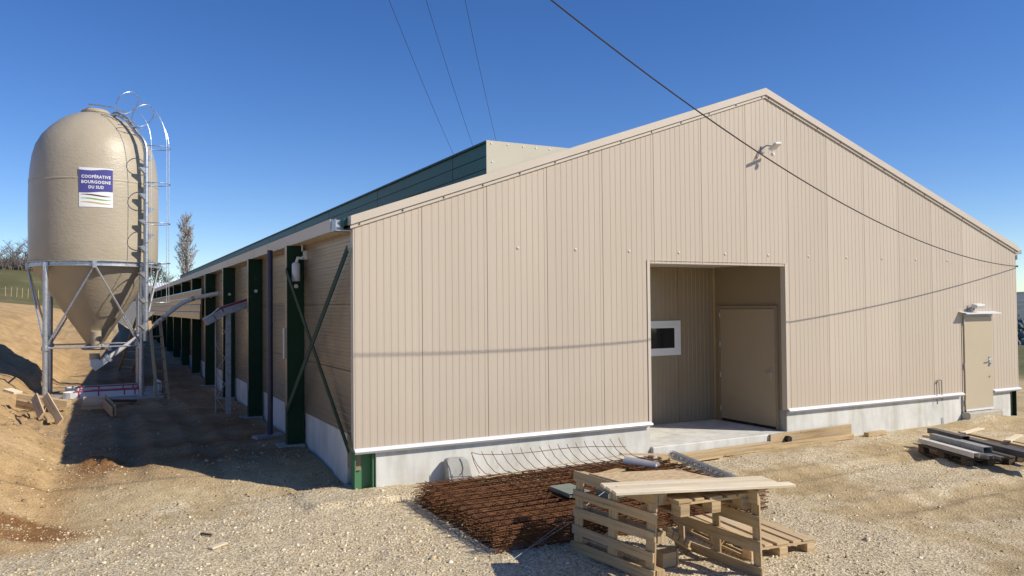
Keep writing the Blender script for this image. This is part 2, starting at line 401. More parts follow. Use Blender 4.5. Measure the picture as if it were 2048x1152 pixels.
me.vertices.add(nv); me.vertices.foreach_set('co', np.stack([X, Y, Z], -1).ravel())
nx, ny = len(gx), len(gy)
ii = (np.arange(ny-1)[:, None]*nx+np.arange(nx-1)[None]).ravel()
qd = np.stack([ii, ii+1, ii+1+nx, ii+nx], -1)
me.loops.add(qd.size); me.loops.foreach_set('vertex_index', qd.ravel())
me.polygons.add(len(qd)); me.polygons.foreach_set('loop_start', np.arange(len(qd))*4)
me.polygons.foreach_set('use_smooth', np.ones(len(qd), bool)); me.update(calc_edges=True)
grav = .55*ss(-Y, -.6, .9)*(1-.85*ss(X, 2.2, 4.6)) + .02
grav = grav + .25*ss(-Y, 1.0, 2.6)*(1-.75*ss(X, 3, 5.5))
grav = grav - .5*ss(Y, .2, 1.5)
grav = grav + .35*np.exp(-((X-6.2)/1.6)**2-((Y+.9)/.5)**2)
clay_shade = np.clip(2.2*np.exp(-((X+3.75)/.60)**2-((Y-.12+.62*(X+3.6))/.30)**2)+vnoise(X*3, Y*3, 21)*.6-.25, 0, 1)*(np.exp(-((X+3.8)/1.5)**2-((Y-.4)/1.8)**2))
clay_shade = np.clip(clay_shade*1.6+.75*np.exp(-((X+2.95)/.25)**2-((Y-2.75)/.5)**2)+.95*ss(Y, .9, 2.6)*ss(-X, -.2, .4)*ss(X, -3.6, -2.9)*(1-ss(Y, 18, 30))*(.75+.6*vnoise(X*1.2, Y*1.2, 51)), 0, .92)  # clay patch and heap; the lane term paints barn shade into the soil
bankm = ss(-X+.3*vnoise(X*2, Y*2, 61), 2.9, 3.5)*ss(Y+.4*vnoise(X*3, Y*3, 62), -.95, -.45)
gr = np.clip(ss(Y, 88, 100)+ss(X, 30, 45)+ss(-Y, 40, 80)+ss(-X, 40, 60), 0, 1)
ca = me.color_attributes.new('mask', 'FLOAT_COLOR', 'POINT')
ca.data.foreach_set('color', np.stack([grav, clay_shade, gr, np.ones_like(gr)], -1).ravel())
fa = me.attributes.new('bankmask', 'FLOAT', 'POINT'); fa.data.foreach_set('value', bankm.ravel())
me.materials.append(M['ground'])
ground = bpy.data.objects.new('ground', me); C.objects.link(ground); ground['kind'] = 'structure'

# loose limestone chips
def scatter_stones():
    g = np.random.default_rng(5)
    N = 150000
    x = g.uniform(-5, 12.5, N); y = -10 + 14*np.sqrt(g.uniform(0, 1, N))
    y = g.uniform(-5.8, 3.0, N)
    d = np.hypot(x-CAM.x, y-CAM.y)
    gm = .55*ss(-y, -.6, .9)*(1-.75*ss(x, 2.5, 5)) + .06 + .3*ss(-y, 1, 2.6)*(1-.6*ss(x, 4, 8)) + .9*vnoise(x*3, y*3, 31)+.5*vnoise(x*.9, y*.9, 32)
    keep = (g.uniform(0, 1, N) < np.clip(gm, .03, 1))*(d < 17)*~((x > -.1)*(x < 14.9)*(y > -.06))
    nb = 30000; xb = g.uniform(-5.5, 0.05, nb); yb = .2+13*g.uniform(0, 1, nb)**1.6
    kb = g.uniform(0, 1, nb) < np.clip(.16+.9*vnoise(xb*1.5, yb*1.5, 41)+.25*(xb < -3.2), .02, .6)
    x = np.concatenate([x, xb]); y = np.concatenate([y, yb]); keep = np.concatenate([keep, kb]); N = len(x)
    px = fw.x*(x-CAM.x)+fw.y*(y-CAM.y); rx = (rt.x*(x-CAM.x)+rt.y*(y-CAM.y))/np.maximum(px, .1)
    keep &= (np.abs(rx) < .72)
    x, y = x[keep], y[keep]; n = len(x)
    s = .004 + .0042*g.exponential(1.0, n); s = np.clip(s*(1+.25*(y > .2))*np.where(x > 3.5, .8, 1), .004, .04)
    z = Hn(x, y)
    base = np.array([[1, 0, 0], [-.5, .87, 0], [-.5, -.87, 0], [.4, .5, .6], [-.7, 0, .55], [.35, -.55, .65]])
    a = g.uniform(0, 6.283, n); P = np.repeat(base[None], n, 0)*(1+.5*g.uniform(-1, 1, (n, 6, 1)))
    P[:, :, 2] *= g.uniform(.6, 1.3, (n, 1))
    ca_, sa = np.cos(a)[:, None], np.sin(a)[:, None]
    px_, py_ = P[:, :, 0]*ca_-P[:, :, 1]*sa, P[:, :, 0]*sa+P[:, :, 1]*ca_
    if False: pass
    V = np.stack([px_*s[:, None]+x[:, None], py_*s[:, None]+y[:, None], P[:, :, 2]*s[:, None]+z[:, None]-.002], -1).reshape(-1, 3)
    T = np.array([[0, 1, 3], [1, 4, 3], [1, 2, 4], [2, 5, 4], [2, 0, 5], [0, 3, 5], [3, 4, 5]])
    F = (T[None]+6*np.arange(n)[:, None, None]).reshape(-1, 3)
    me = bpy.data.meshes.new('gravel'); me.vertices.add(len(V)); me.vertices.foreach_set('co', V.ravel())
    me.loops.add(F.size); me.loops.foreach_set('vertex_index', F.ravel())
    me.polygons.add(len(F)); me.polygons.foreach_set('loop_start', np.arange(len(F))*3); me.update(calc_edges=True)
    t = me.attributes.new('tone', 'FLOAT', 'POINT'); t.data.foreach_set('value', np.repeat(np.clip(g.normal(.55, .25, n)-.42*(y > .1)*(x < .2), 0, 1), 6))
    me.materials.append(M['stones'])
    o = bpy.data.objects.new('gravel', me); C.objects.link(o)
    tag(o, 'loose pale limestone chips strewn over the yard', 'gravel', None, 'stuff')
scatter_stones()

# ------------------------------------------------------------------ the barn
SL = 0.3478                       # roof slope
def cl_top(x): return 2.94 + SL*(x-.05 if x <= 7.47 else 14.88-x)
barn = thing('barn', 'long beige clad farm building with shallow gable, recessed porch and green columns', 'barn', (7.5, 0, -.6))
def rib_profile(x0, x1, cuts=()):
    """micro rib profile, one panel per metre, ten ribs each"""
    pts = []
    for p in range(math.floor(x0), math.ceil(x1)):
        pts += [(p-.005, 0), (p-.0035, .010), (p+.0035, .010), (p+.005, 0)]
        for k in range(10):
            a = p + k*.1
            if k: pts += [(a+.0, .0), (a+.002, .0032)]
            pts += [(a+.047, .0032), (a+.054, .0)] if k else [(a+.047, 0.0)]
    pts = [q for q in pts if x0 < q[0] < x1]
    d = [(x0, 0), (x1, 0)]
    for c in cuts: d += [(c-.0004, 0), (c+.0004, 0)]
    pts = sorted(pts+d)
    return pts
m = MB()
pr = rib_profile(.05, 14.88, (4.89, 7.90, 12.905, 13.92))
for (xa, ya), (xb, yb) in zip(pr, pr[1:]):
    xm = (xa+xb)/2
    zb = 0.0
    if 4.89 < xm < 7.90: zb = 2.55
    if 12.905 < xm < 13.92: zb = 1.60
    m.quad((xa, ya, zb), (xb, yb, zb), (xb, yb, cl_top(xb)), (xa, ya, cl_top(xa)))
front = m.build('front_wall', 'clad', barn, normals=False)
# solid backing of the sandwich panels
m = MB()
for x0, x1, zb in ((.06, 4.89, 0.002), (4.89, 7.90, 2.552), (7.90, 12.905, .002), (12.905, 13.92, 1.602), (13.92, 14.87, .002)):
    seg = [x0] + ([7.465] if x0 < 7.465 < x1 else []) + [x1]
    for a, b in zip(seg, seg[1:]):
        m.prism([(a, .021, zb), (b, .021, zb), (b, .021, cl_top(b)-.01), (a, .021, cl_top(a)-.01)],
                [(a, .10, zb), (b, .10, zb), (b, .10, cl_top(b)-.01), (a, .10, cl_top(a)-.01)])
m.build('panel_core', 'trim', front)
for i in range(2, 13):
    c = MB(); x = i+.5
    c.lathe([(.024, 0), (.022, .006), (.012, .012)], (0, 0, 0), 12)
    for q in range(len(c.v)):
        p = c.v[q]; c.v[q] = Vector((x+p.x, -p.z-.0005, 2.73+p.y))
    c.build('fixing_cap', 'trim', front, True)

# plinths
def plinth(x0, x1):
    q = MB(); q.box((x0, .022, -.95), (x1, .2, -.035)); q.build('plinth', 'concrete', barn, bevel=.004)
plinth(.335, 4.885); plinth(7.905, 12.9); plinth(13.925, 14.60)
q = MB(); q.box((.055, .42, -.95), (.2, 56, .165)); q.build('plinth', 'concrete', barn)
# drip flashing
for x0, x1 in ((.03, 4.889), (7.901, 12.9), (13.93, 14.90)):
    q = MB()
    A = [(0, -.002, .012), (0, -.012, .010), (0, -.062, -.022), (0, -.066, -.028), (0, -.040, -.060), (0, -.034, -.058), (0, -.056, -.030), (0, .020, -.012), (0, .020, .004)]
    q.prism([(x0, p[1], p[2]) for p in A], [(x1, p[1], p[2]) for p in A])
    q.build('drip_flashing', 'flash', barn)
# corner posts at the ends of the plinth
for x0, x1 in ((.05, .31), (14.63, 14.86)):
    q = MB(); t = .016
    q.box((x0, .04, -.95), (x0+t, .22, -.04)); q.box((x1-t, .04, -.95), (x1, .22, -.04)); q.box((x0+t, .15, -.95), (x1-t, .166, -.04))
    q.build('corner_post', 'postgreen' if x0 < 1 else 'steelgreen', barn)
# verge trim on the gable, in two tiers
for sgn in (0, 1):
    def mx(x): return x if not sgn else 14.93-x
    q = MB(); q2 = MB(); x0, x1 = -.01, 7.465
    z0 = 2.94 + SL*(x0-.05); z1 = 2.94 + SL*(x1-.05)
    def par(mb, a, b, ya, yb):
        mb.prism([(mx(x0), ya, z0+a), (mx(x1), ya, z1+a), (mx(x1), ya, z1+b), (mx(x0), ya, z0+b)],
                 [(mx(x0), yb, z0+a), (mx(x1), yb, z1+a), (mx(x1), yb, z1+b), (mx(x0), yb, z0+b)])
    par(q, .052, .170, -.045, .12); par(q2, .0, .046, -.022, -.002)
    n = 13
    for k in range(n):
        xx = x0+.12+(x1-x0-.2)*k/(n-1); zz = 2.94+SL*(xx-.05)+.024
        scr = MB(); scrs = scrs + [scr] if k else [scr]
        scr.lathe([(.011, 0), (.011, .008), (.006, .012)], (0, 0, 0), 8)
        for t_ in range(len(scr.v)):
            p = scr.v[t_]; scr.v[t_] = Vector((mx(xx)+p.x, -.0225-p.z, zz+p.y))
    vt = q.build('verge_trim', 'trim', barn)
    lip = q2.build('lower_lip', 'trim', vt)
    for scr in scrs: scr.build('screw', 'darkprofile', vt)
# roof
for sgn in (0, 1):
    def mx(x): return x if not sgn else 14.93-x
    q = MB()
    pts = [(-.06, 2.94+SL*(-.11)+.06), (7.464, 2.94+SL*7.415+.06), (7.464, 2.94+SL*7.415+.165), (-.06, 2.94+SL*(-.11)+.165)]
    q.prism([(mx(x), .125, z) for x, z in pts], [(mx(x), 56, z) for x, z in pts])
    q.build('roof', 'green', barn)
# raised green roof housing with its pale end sheet
m = MB(); d = MB()
xg, xe = 2.09, 3.62; zt = 4.302; yb, ye = .14, 51.0
levels = [(zt, 4.092), (4.078, 3.908), (3.894, 3.70)]
for a, b in levels:
    m.box((xg, yb+.012, b), (xg+.03, ye, a))
m.box((xg+.031, yb+.012, 3.7), (xe, ye, zt-.002))
vent = m.build('roof_housing', 'green', barn)
d.box((xg+.012, yb+.013, 3.7), (xg+.0305, ye, zt-.03)); d.box((xg-.035, yb+.012, zt-.026), (xg-.001, ye, zt+.004))  # groove backing, then a dark strip painting the cap's shade along the top
d.build('groove_and_cap_shade', 'greendark', vent)
for k in range(1, 13):
    d = MB(); y = yb+1.3+k*3.9-3.9
    d.box((xg-.003, y, 3.75), (xg-.0005, y+.012, zt-.03))
    d.build('sheet_joint', 'greendark', vent)
m = MB(); m.prism([(xg-.02, yb, 3.68), (xe+.2, yb, 4.2), (xe+.2, yb, zt+.01), (xg-.02, yb, zt+.01)], [(xg-.02, yb+.010, 3.68), (xe+.2, yb+.010, 4.2), (xe+.2, yb+.010, zt+.01), (xg-.02, yb+.010, zt+.01)])
endp = m.build('end_sheet', 'cap', vent)
for x, z in ((2.15, 4.27), (2.42, 4.27), (2.68, 4.268), (2.90, 4.265), (3.14, 4.262), (3.4, 4.26), (2.16, 4.0)):
    c = MB(); n0 = 0; c.lathe([(.012, 0), (.012, .006), (.006, .010)], (0, 0, 0), 8)
    for t_ in range(n0, len(c.v)):
        p = c.v[t_]; c.v[t_] = Vector((x+p.x, yb-.0005-p.z, z+p.y))
    c.build('screw', 'pwhite', endp)
# eaves gutter (left) with joints, soffit, open end
m = MB()
m.box((-.19, .33, 2.90), (-.182, 56, 3.075)); m.box((-.181, .33, 2.90), (.04, 56, 2.908))
gut = m.build('gutter', 'trim', barn)
for y in (4.8, 6.35, 9.9, 13.6, 17.4, 21.2, 25, 29, 33):
    j = MB(); j.box((-.194, y, 2.897), (-.1905, y+.05, 3.08)); j.build('gutter_joint', 'trim', gut)
m = MB(); m.box((-.188, .27, 2.93), (-.02, .30, 3.06)); m.box((-.188, .06, 2.895), (.045, .32, 2.905)); m.prism([(-.18, .06, 3.00), (-.12, .06, 2.94), (-.18, .06, 2.94)], [(-.18, .08, 3.00), (-.12, .08, 2.94), (-.18, .08, 2.94)])
m.box((-.188, .05, 2.906), (-.182, .32, 3.05)); m.build('gutter_end', 'galv', gut)
m = MB(); m.box((14.90, .03, 2.93), (15.16, .04, 3.02)); m.box((14.90, .04, 2.93), (15.16, 56, 2.938)); m.box((15.15, .041, 2.939), (15.16, 56, 3.02)); m.box((14.885, -.02, 2.80), (14.92, .02, 2.90))
m.build('gutter', 'galvdull', barn)
# long side: horizontal micro rib cladding
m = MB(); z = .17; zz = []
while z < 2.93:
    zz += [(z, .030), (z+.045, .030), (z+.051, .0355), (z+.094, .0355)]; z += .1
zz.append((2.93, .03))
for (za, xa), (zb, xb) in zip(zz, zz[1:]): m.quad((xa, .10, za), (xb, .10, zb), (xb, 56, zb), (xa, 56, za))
side = m.build('side_wall', 'clad_shaded', barn, normals=False)
for v in ():
    pass
m = MB(); m.box((.028, .004, -.03), (.0495, .12, 2.93)); m.build('corner_flashing', 'trim', barn)
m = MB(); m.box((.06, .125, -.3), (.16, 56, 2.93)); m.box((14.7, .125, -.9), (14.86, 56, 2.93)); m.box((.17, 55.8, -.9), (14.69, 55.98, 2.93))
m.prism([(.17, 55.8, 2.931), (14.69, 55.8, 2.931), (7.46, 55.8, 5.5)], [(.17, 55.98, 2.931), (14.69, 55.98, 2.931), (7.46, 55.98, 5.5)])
m.build('inner_wall', 'clad_shaded', barn)
for z in (1.02, 1.92):
    m = MB(); m.box((.0265, .13, z), (.0295, 56, z+.005)); m.build('panel_joint', 'steelgreen', side)
# steel columns along the long side
for i in range(14):
    y = 2.86 + 3.79*i
    g = gz(-.12, y)
    m = MB(); m.box((-.235, y, g-.3), (.029, y+.014, 2.895)); m.box((-.246, y-.005, g-.3), (-.2355, y+.15, 2.895))
    m.box((-.02, y+.0145, g-.3), (.0285, y+.15, 2.895))
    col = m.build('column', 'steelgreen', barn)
    m = MB(); m.box((-.252, y-.008, .22 if i > 1 else .2), (-.2465, y+.145, 2.893)); m.build('edge_strip', 'clad_shaded', col)
    m = MB(); m.box((-.40, y-.12, g-.35), (.02, y+.25, g+.02)); m.build('footing', 'concretegrey', col)
    n0 = 0; m = MB(); m.lathe([(.034, 0), (.034, .008)], (0, 0, 0), 14)
    for t_ in range(len(m.v)):
        p = m.v[t_]; m.v[t_] = Vector((-.10+p.x, y-.0006-p.z, 2.235+p.y))
    m.build('bore_cap', 'whiteprofile', col)
# wind bracing in the first bay
m = MB(); m.beam((-.035, .03, 2.66), (-.262, 2.84, .20), .014, .11, (0, .5, .5)); m.build('brace', 'steelgreen', barn)
m = MB(); m.beam((-.264, 2.84, 2.50), (-.028, .03, -.02), .014, .09, (0, -.5, .5)); m.build('brace', 'steelgreen', barn)
m = MB(); m.tube([(-.275, 2.96, 1.55), (-.275, 2.96, 1.05)], .018, 8); m.build('conduit', 'white', barn)

# porch recess
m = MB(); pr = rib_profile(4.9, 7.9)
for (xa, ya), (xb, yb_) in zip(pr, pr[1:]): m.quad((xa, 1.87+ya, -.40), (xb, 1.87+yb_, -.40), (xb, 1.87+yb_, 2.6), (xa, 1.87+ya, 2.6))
rb = m.build('porch_wall', 'clad_shaded', barn, normals=False)
m = MB(); m.box((7.905, .105, -.40), (7.99, 1.868, 2.6)); m.build('porch_wall', 'clad_shaded', barn)
m = MB(); m.box((4.8, .105, -.40), (4.885, 1.868, 2.6)); m.build('porch_wall', 'clad_shaded', barn)
m = MB(); m.box((4.80, 1.89, -.4), (7.99, 1.95, 2.6)); m.build('porch_wall', 'clad_shaded', barn)
m = MB(); m.box((4.8, .105, 2.602), (7.99, 1.95, 2.66)); m.build('porch_ceiling', 'pwhite', barn)
m = MB(); m.box((7.895, 1.83, -.39), (7.904, 1.869, 2.6)); m.tube([(7.893, 1.862, -.39), (7.890, 1.858, .6), (7.893, 1.86, 1.4), (7.887, 1.858, 2.3), (7.893, 1.862, 2.6)], .012, 6); m.build('foam_seam', 'woodgrey', barn)
m = MB(); m.box((4.888, -.04, -.7), (7.902, 1.868, -.40)); m.build('porch_floor', 'concrete', barn, bevel=.012)
# opening trims
m = MB(); m.box((4.845, -.010, .015), (4.899, -.0015, 2.59)); m.box((4.8905, -.001, .0), (4.899, .104, 2.549)); m.box((4.845, -.010, 2.5905), (7.945, -.0015, 2.60)); m.box((4.90, -.012, 2.545), (7.9, -.0015, 2.553)); m.box((4.90, -.0012, 2.541), (7.89, .104, 2.5495))
m.box((7.891, -.010, .015), (7.945, -.0015, 2.59)); m.box((7.891, -.001, -.02), (7.8995, .104, 2.54)); m.build('opening_trim', 'trim', barn)
m = MB(); m.box((7.8905, .012, -.40), (7.9045, .118, -.021)); m.build('jamb_base', 'concretegrey', barn)
# porch window
w = MB(); x0, x1, z0, z1 = 6.02, 7.035, .905, 1.57
for a in ((x0, z0, x1, z0+.11), (x0, z1-.11, x1, z1), (x0, z0+.11, x0+.13, z1-.11), (x1-.13, z0+.11, x1, z1-.11)):
    w.box((a[0], 1.835, a[1]), (a[2], 1.869, a[3]))
for a in ((x0+.09, z0+.08, x1-.09, z0+.14), (x0+.09, z1-.14, x1-.09, z1-.08), (x0+.09, z0+.14, x0+.16, z1-.14), (x1-.16, z0+.14, x1-.09, z1-.14)):
    w.box((a[0], 1.822, a[1]), (a[2], 1.834, a[3]))
win = w.build('window', 'pvc', barn, bevel=.003)
w = MB(); w.box((x0+.14, 1.840, z0+.12), (x1-.14, 1.846, z1-.12)); w.build('pane', 'glass', win)
# porch door on the right-hand inner wall
m = MB(); m.box((7.868, .235, -.345), (7.893, 1.655, 1.785)); pd = m.build('porch_door', 'door_shaded', barn, bevel=.003)
m = MB(); m.box((7.855, .185, -.39), (7.9035, .232, 1.84)); m.box((7.855, 1.66, -.39), (7.9035, 1.70, 1.84)); m.box((7.855, .2325, 1.792), (7.9035, 1.6595, 1.84)); m.build('door_frame', 'clad_shaded', pd)
m = MB(); m.box((7.8945, .24, -.398), (7.903, 1.655, -.347)); m.build('door_sill_gap', 'black', pd)
m = MB(); m.box((7.860, .315, .50), (7.8675, .355, .72)); m.tube([(7.86, .335, .625), (7.83, .335, .625), (7.825, .35, .625), (7.825, .46, .622)], .010, 8); m.build('handle', 'galv', pd)
for z in (-.2, .45, 1.05, 1.62):
    m = MB(); m.tube([(7.862, 1.657, z), (7.862, 1.657, z+.09)], .009, 8); m.build('hinge', 'galv', pd)
# outside door on the right
m = MB(); m.box((12.965, -.030, -.375), (13.905, .012, 1.565)); sd = m.build('side_door', 'door', barn, bevel=.003)
m = MB(); m.box((12.908, -.012, -.40), (12.93, .10, 1.60)); m.box((13.908, -.006, -.40), (13.918, .10, 1.6)); m.box((12.93, -.003, 1.572), (13.9075, .10, 1.598)); m.build('door_frame', 'trim', sd)
m = MB(); m.box((12.931, .014, -.40), (13.907, .09, 1.571)); m.build('door_gap', 'black', sd)
m = MB(); m.box((12.93, -.034, 1.568), (13.80, -.014, 1.606)); m.build('door_header', 'galvdull', sd)
m = MB(); m.box((13.775, -.042, .52), (13.82, -.0305, .72)); m.tube([(13.80, -.04, .66), (13.80, -.085, .66), (13.785, -.09, .66), (13.66, -.09, .655)], .011, 8); m.tube([(13.80, -.04, .575), (13.80, -.075, .575)], .02, 10); m.tube([(13.79, -.031, .30), (13.79, -.045, .30)], .018, 10); m.build('handle', 'galv', sd)
for z in (-.25, .5, 1.42):
    m = MB(); m.tube([(12.95, -.036, z), (12.95, -.036, z+.11)], .011, 8); m.build('hinge', 'whiteprofile', sd)
m = MB(); m.box((12.97, -.036, -.392), (13.9, -.0305, -.35)); m.build('kick_strip', 'flash', sd)
m = MB(); m.prism([(12.83, -.004, 1.68), (12.83, -.17, 1.645), (12.83, -.17, 1.625), (12.83, -.164, 1.625), (12.83, -.164, 1.637), (12.83, -.004, 1.672)], [(14.04, -.004, 1.68), (14.04, -.17, 1.645), (14.04, -.17, 1.625), (14.04, -.164, 1.625), (14.04, -.164, 1.637), (14.04, -.004, 1.672)]); m.build('door_hood', 'flash', barn)
m = MB(); m.box((12.88, -.16, -.62), (14.02, .02, -.405)); m.build('door_step', 'slab', barn, bevel=.02)
m = MB(); m.box((12.22, .016, -.60), (12.29, .0215, -.47)); m.box((14.25, .016, -.60), (14.31, .0215, -.49)); m.build('earth_clamp', 'galvdull', barn)
# bent wire on the front wall
m = MB(); m.tube([(12.03, -.03, -.18), (12.03, -.03, .27), (12.045, -.03, .30), (12.17, -.03, .30), (12.18, -.03, .28), (12.19, -.03, -.12)], .007, 6); m.tube([(12.03, -.03, .25), (12.03, .0, .23)], .007, 6)
tag(m.build('wire_hook', 'darkprofile'), 'thin bent wire loop sticking up in front of the plinth', 'wire')
# ridge wall camera / lamp fixtures
t = thing('floodlight', 'pale grey floodlight with round motion sensor high on the gable', 'floodlight', (7.40, 0, 4.60))
m = MB(); m.beam((7.36, -.27, 4.60), (7.55, -.22, 4.635), .045, .17, (.15, -.75, .55)); m.build('lamp_head', 'whiteprofile', t, bevel=.008)
m = MB(); m.box((7.36, -.02, 4.54), (7.44, -.001, 4.65)); m.tube([(7.40, -.02, 4.62), (7.40, -.10, 4.65), (7.42, -.21, 4.62)], .013, 8); m.tube([(7.26, -.012, 4.42), (7.31, -.03, 4.56), (7.38, -.05, 4.64)], .008, 6); m.build('bracket', 'galvdull', t)
m = MB(); m.lathe([(.012, -.035), (.03, -.025), (.036, 0), (.03, .025), (.012, .035)], (7.46, -.18, 4.485), 14); m.tube([(7.46, -.18, 4.51), (7.43, -.17, 4.58)], .010, 6); m.build('motion_sensor', 'pvc', t, True)
t = thing('wall_lamp', 'small white lamp fixed to the wall above the side door', 'lamp', (13.2, 0, 1.78))
m = MB(); m.beam((13.13, -.14, 1.79), (13.42, -.14, 1.80), .13, .075, (0, -.3, 1)); m.build('lamp_head', 'white', t, bevel=.012)
m = MB(); m.tube([(13.17, -.002, 1.74), (13.17, -.06, 1.76), (13.2, -.1, 1.78)], .018, 8); m.box((13.12, -.012, 1.68), (13.22, -.001, 1.80)); m.tube([(13.19, -.1, 1.76), (13.19, -.1, 1.70)], .02, 8); m.build('bracket', 'galvdull', t)
t = thing('wall_sensor', 'white cylindrical fixture on a bent arm beside the first green column', 'sensor', (-.1, 2.7, 2.5))
m = MB(); m.lathe([(.060, 0), (.066, .02), (.066, .27), (.05, .30), (.02, .31)], (-.135, 2.70, 2.31), 18); m.build('housing', 'white', t, True)
m = MB(); m.tube([(-.13, 2.70, 2.61), (-.11, 2.66, 2.69), (-.06, 2.64, 2.68), (-.0, 2.66, 2.72), (.02, 2.68, 2.72)], .026, 8); m.box((-.02, 2.60, 2.66), (.028, 2.72, 2.80)); m.tube([(-.02, 2.75, 2.8), (-.02, 2.75, 2.9)], .016, 6); m.build('arm', 'white', t)
# cable from the right-hand eave to a mast out of sight
pts = []
for i in range(41):
    x = 14.90 - i*.45
    s = 14.90-x
    y = -.03 - s*.2355
    z = 2.648 + .0*s + (.00185*s + .01255*s*s)
    pts.append((x, y, z))
m = MB(); m.tube(pts, .0088, 6); m.tube([(14.9, -.03, 2.648), (14.9, .02, 2.66)], .02, 6)
tag(m.build('power_cable', 'cable'), 'thick black cable swooping down to the right-hand eave', 'cable')
def rayp(px, py, D):
    d = fw + rt*((px-1024)/1575.862) - up*((py-576)/1575.862); d.normalize(); return CAM + d*D
for (a, b), lab in zip((((778, 0), (907, 308)), ((852, 0), (946, 292)), ((930, 0), (992, 280))),
                       ('leftmost of the three thin wires in the sky', 'middle one of the three thin wires in the sky', 'rightmost of the three thin wires in the sky')):
    A = rayp(a[0], a[1], 75); B = rayp(b[0], b[1], 110); dv = (B-A)
    A2 = A - dv*.5; B2 = B + dv*.55
    P = []
    for i in range(25):
        t_ = i/24; p = A2.lerp(B2, t_); p.z -= 1.2*(4*t_*(1-t_)) - .9; P.append(p)
    m = MB(); m.tube(P, .022, 5)
    tag(m.build('overhead_wire', 'cable'), lab, 'wire', 'overhead wires in the sky')
# side conveyor, prop post, air inlet hood
t = thing('conveyor_trough', 'grey sheet metal conveyor trough with dark red top on a lattice stand', 'conveyor', (-.5, 7.6, -.38))
m = MB(); a, b_, c = Vector((-.03, 7.6, 2.00)), Vector((-.62, 7.6, 1.81)), Vector((-.80, 7.6, 1.70)); e = Vector((-.98, 7.6, 1.60))
m.beam(a, b_, .34, .15); m.beam(b_+Vector((-.01, 0, -.004)), c, .345, .155); m.beam(c+Vector((-.01, 0, -.005)), e, .35, .16); m.build('trough', 'galvdull', t, bevel=.004)
m = MB(); m.beam(a+Vector((0, 0, .098)), b_+Vector((-.05, 0, .085)), .33, .045); m.beam(b_+Vector((-.07, 0, .078)), e+Vector((.08, 0, .098)), .29, .03); m.build('cover', 'darkred', t)
m = MB(); m.box((-.57, 7.50, -.45), (-.47, 7.58, 1.77)); m.box((-.60, 7.42, -.42), (-.40, 7.66, -.39)); m.tube([(-.75, 7.75, -.4), (-.75, 7.75, 1.66)], .014, 6)
for k in range(7): m.tube([(-.75 if k % 2 else -.57, 7.66, -.3+.28*k), (-.57 if k % 2 else -.75, 7.66, -.02+.28*k)], .008, 5)
m.build('stand', 'galvdull', t)
t = thing('prop_post', 'dark blue steel prop post standing on a foot plank below the gutter', 'post', (-.30, 4.02, gz(-.3, 4.02)))
m = MB(); m.tube([(-.30, 4.02, gz(-.3, 4.02)+.05), (-.30, 4.02, 2.895)], .048, 12); m.build('tube', 'navy', t, True)
m = MB(); m.beam((-.58, 3.92, gz(-.4, 4)+.03), (-.10, 4.08, gz(-.4, 4)+.03), .22, .05); m.build('foot_plank', 'galvdull', t)
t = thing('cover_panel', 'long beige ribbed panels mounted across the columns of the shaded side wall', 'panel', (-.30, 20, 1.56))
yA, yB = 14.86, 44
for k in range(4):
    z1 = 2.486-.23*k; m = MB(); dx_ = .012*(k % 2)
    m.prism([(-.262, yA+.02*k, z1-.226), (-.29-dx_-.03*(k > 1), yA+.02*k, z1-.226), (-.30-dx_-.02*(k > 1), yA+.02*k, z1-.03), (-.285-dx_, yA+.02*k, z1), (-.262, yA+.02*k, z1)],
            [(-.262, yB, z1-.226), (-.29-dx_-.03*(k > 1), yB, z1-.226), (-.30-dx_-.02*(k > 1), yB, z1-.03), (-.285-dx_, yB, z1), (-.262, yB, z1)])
    m.build('panel_strip', 'clad_shaded', t)

# ------------------------------------------------------------------ feed silo
KR = .8895
SC = Vector((-3.08, 13.95, -.40)); SX, SY = SC.x, SC.y
silo = thing('feed_silo', 'tall beige fibreglass feed silo on galvanised legs with caged ladder', 'silo', tuple(SC))
Rb = 1.57
prof = [(1.66, 3.02), (1.72, 3.08), (1.745, 3.2), (1.755, 3.6), (1.765, 4.3), (1.765, 4.9), (1.755, 5.25), (1.72, 5.65), (1.675, 5.95), (1.59, 6.24), (1.44, 6.5), (1.22, 6.74), (.98, 6.94), (.72, 7.09), (.46, 7.18), (.36, 7.2)]
def S(mb, prof, n=64, **k): mb.lathe([(r_*KR, z_) for r_, z_ in prof], (SX, SY, 0), n, **k)
m = MB(); S(m, prof); m.build('tank', 'silo', silo, True)
m = MB(); S(m, [(1.757, 5.20), (1.766, 5.215), (1.766, 5.235), (1.752, 5.25)], capb=False, capt=False); m.build('tank_seam', 'silo', silo, True)
m = MB(); S(m, [(.155, .93), (.24, .98), (1.60, 2.90), (1.655, 3.015)]); m.build('hopper', 'silo', silo, True)
m = MB(); S(m, [(.37, 7.19), (.40, 7.22), (.40, 7.26), (.34, 7.31), (.2, 7.34), (.05, 7.35)], 32); lid = m.build('lid', 'silo', silo, True)
m = MB(); m.tube([(SX-.15, SY-.38, 7.38), (SX+.35, SY-.75, 7.27), (SX+.75, SY-.95, 7.12)], .018, 6); m.tube([(SX-.15, SY-.38, 7.38), (SX-.1, SY-.2, 7.34)], .02, 6); m.build('lid_lever', 'galv', lid)
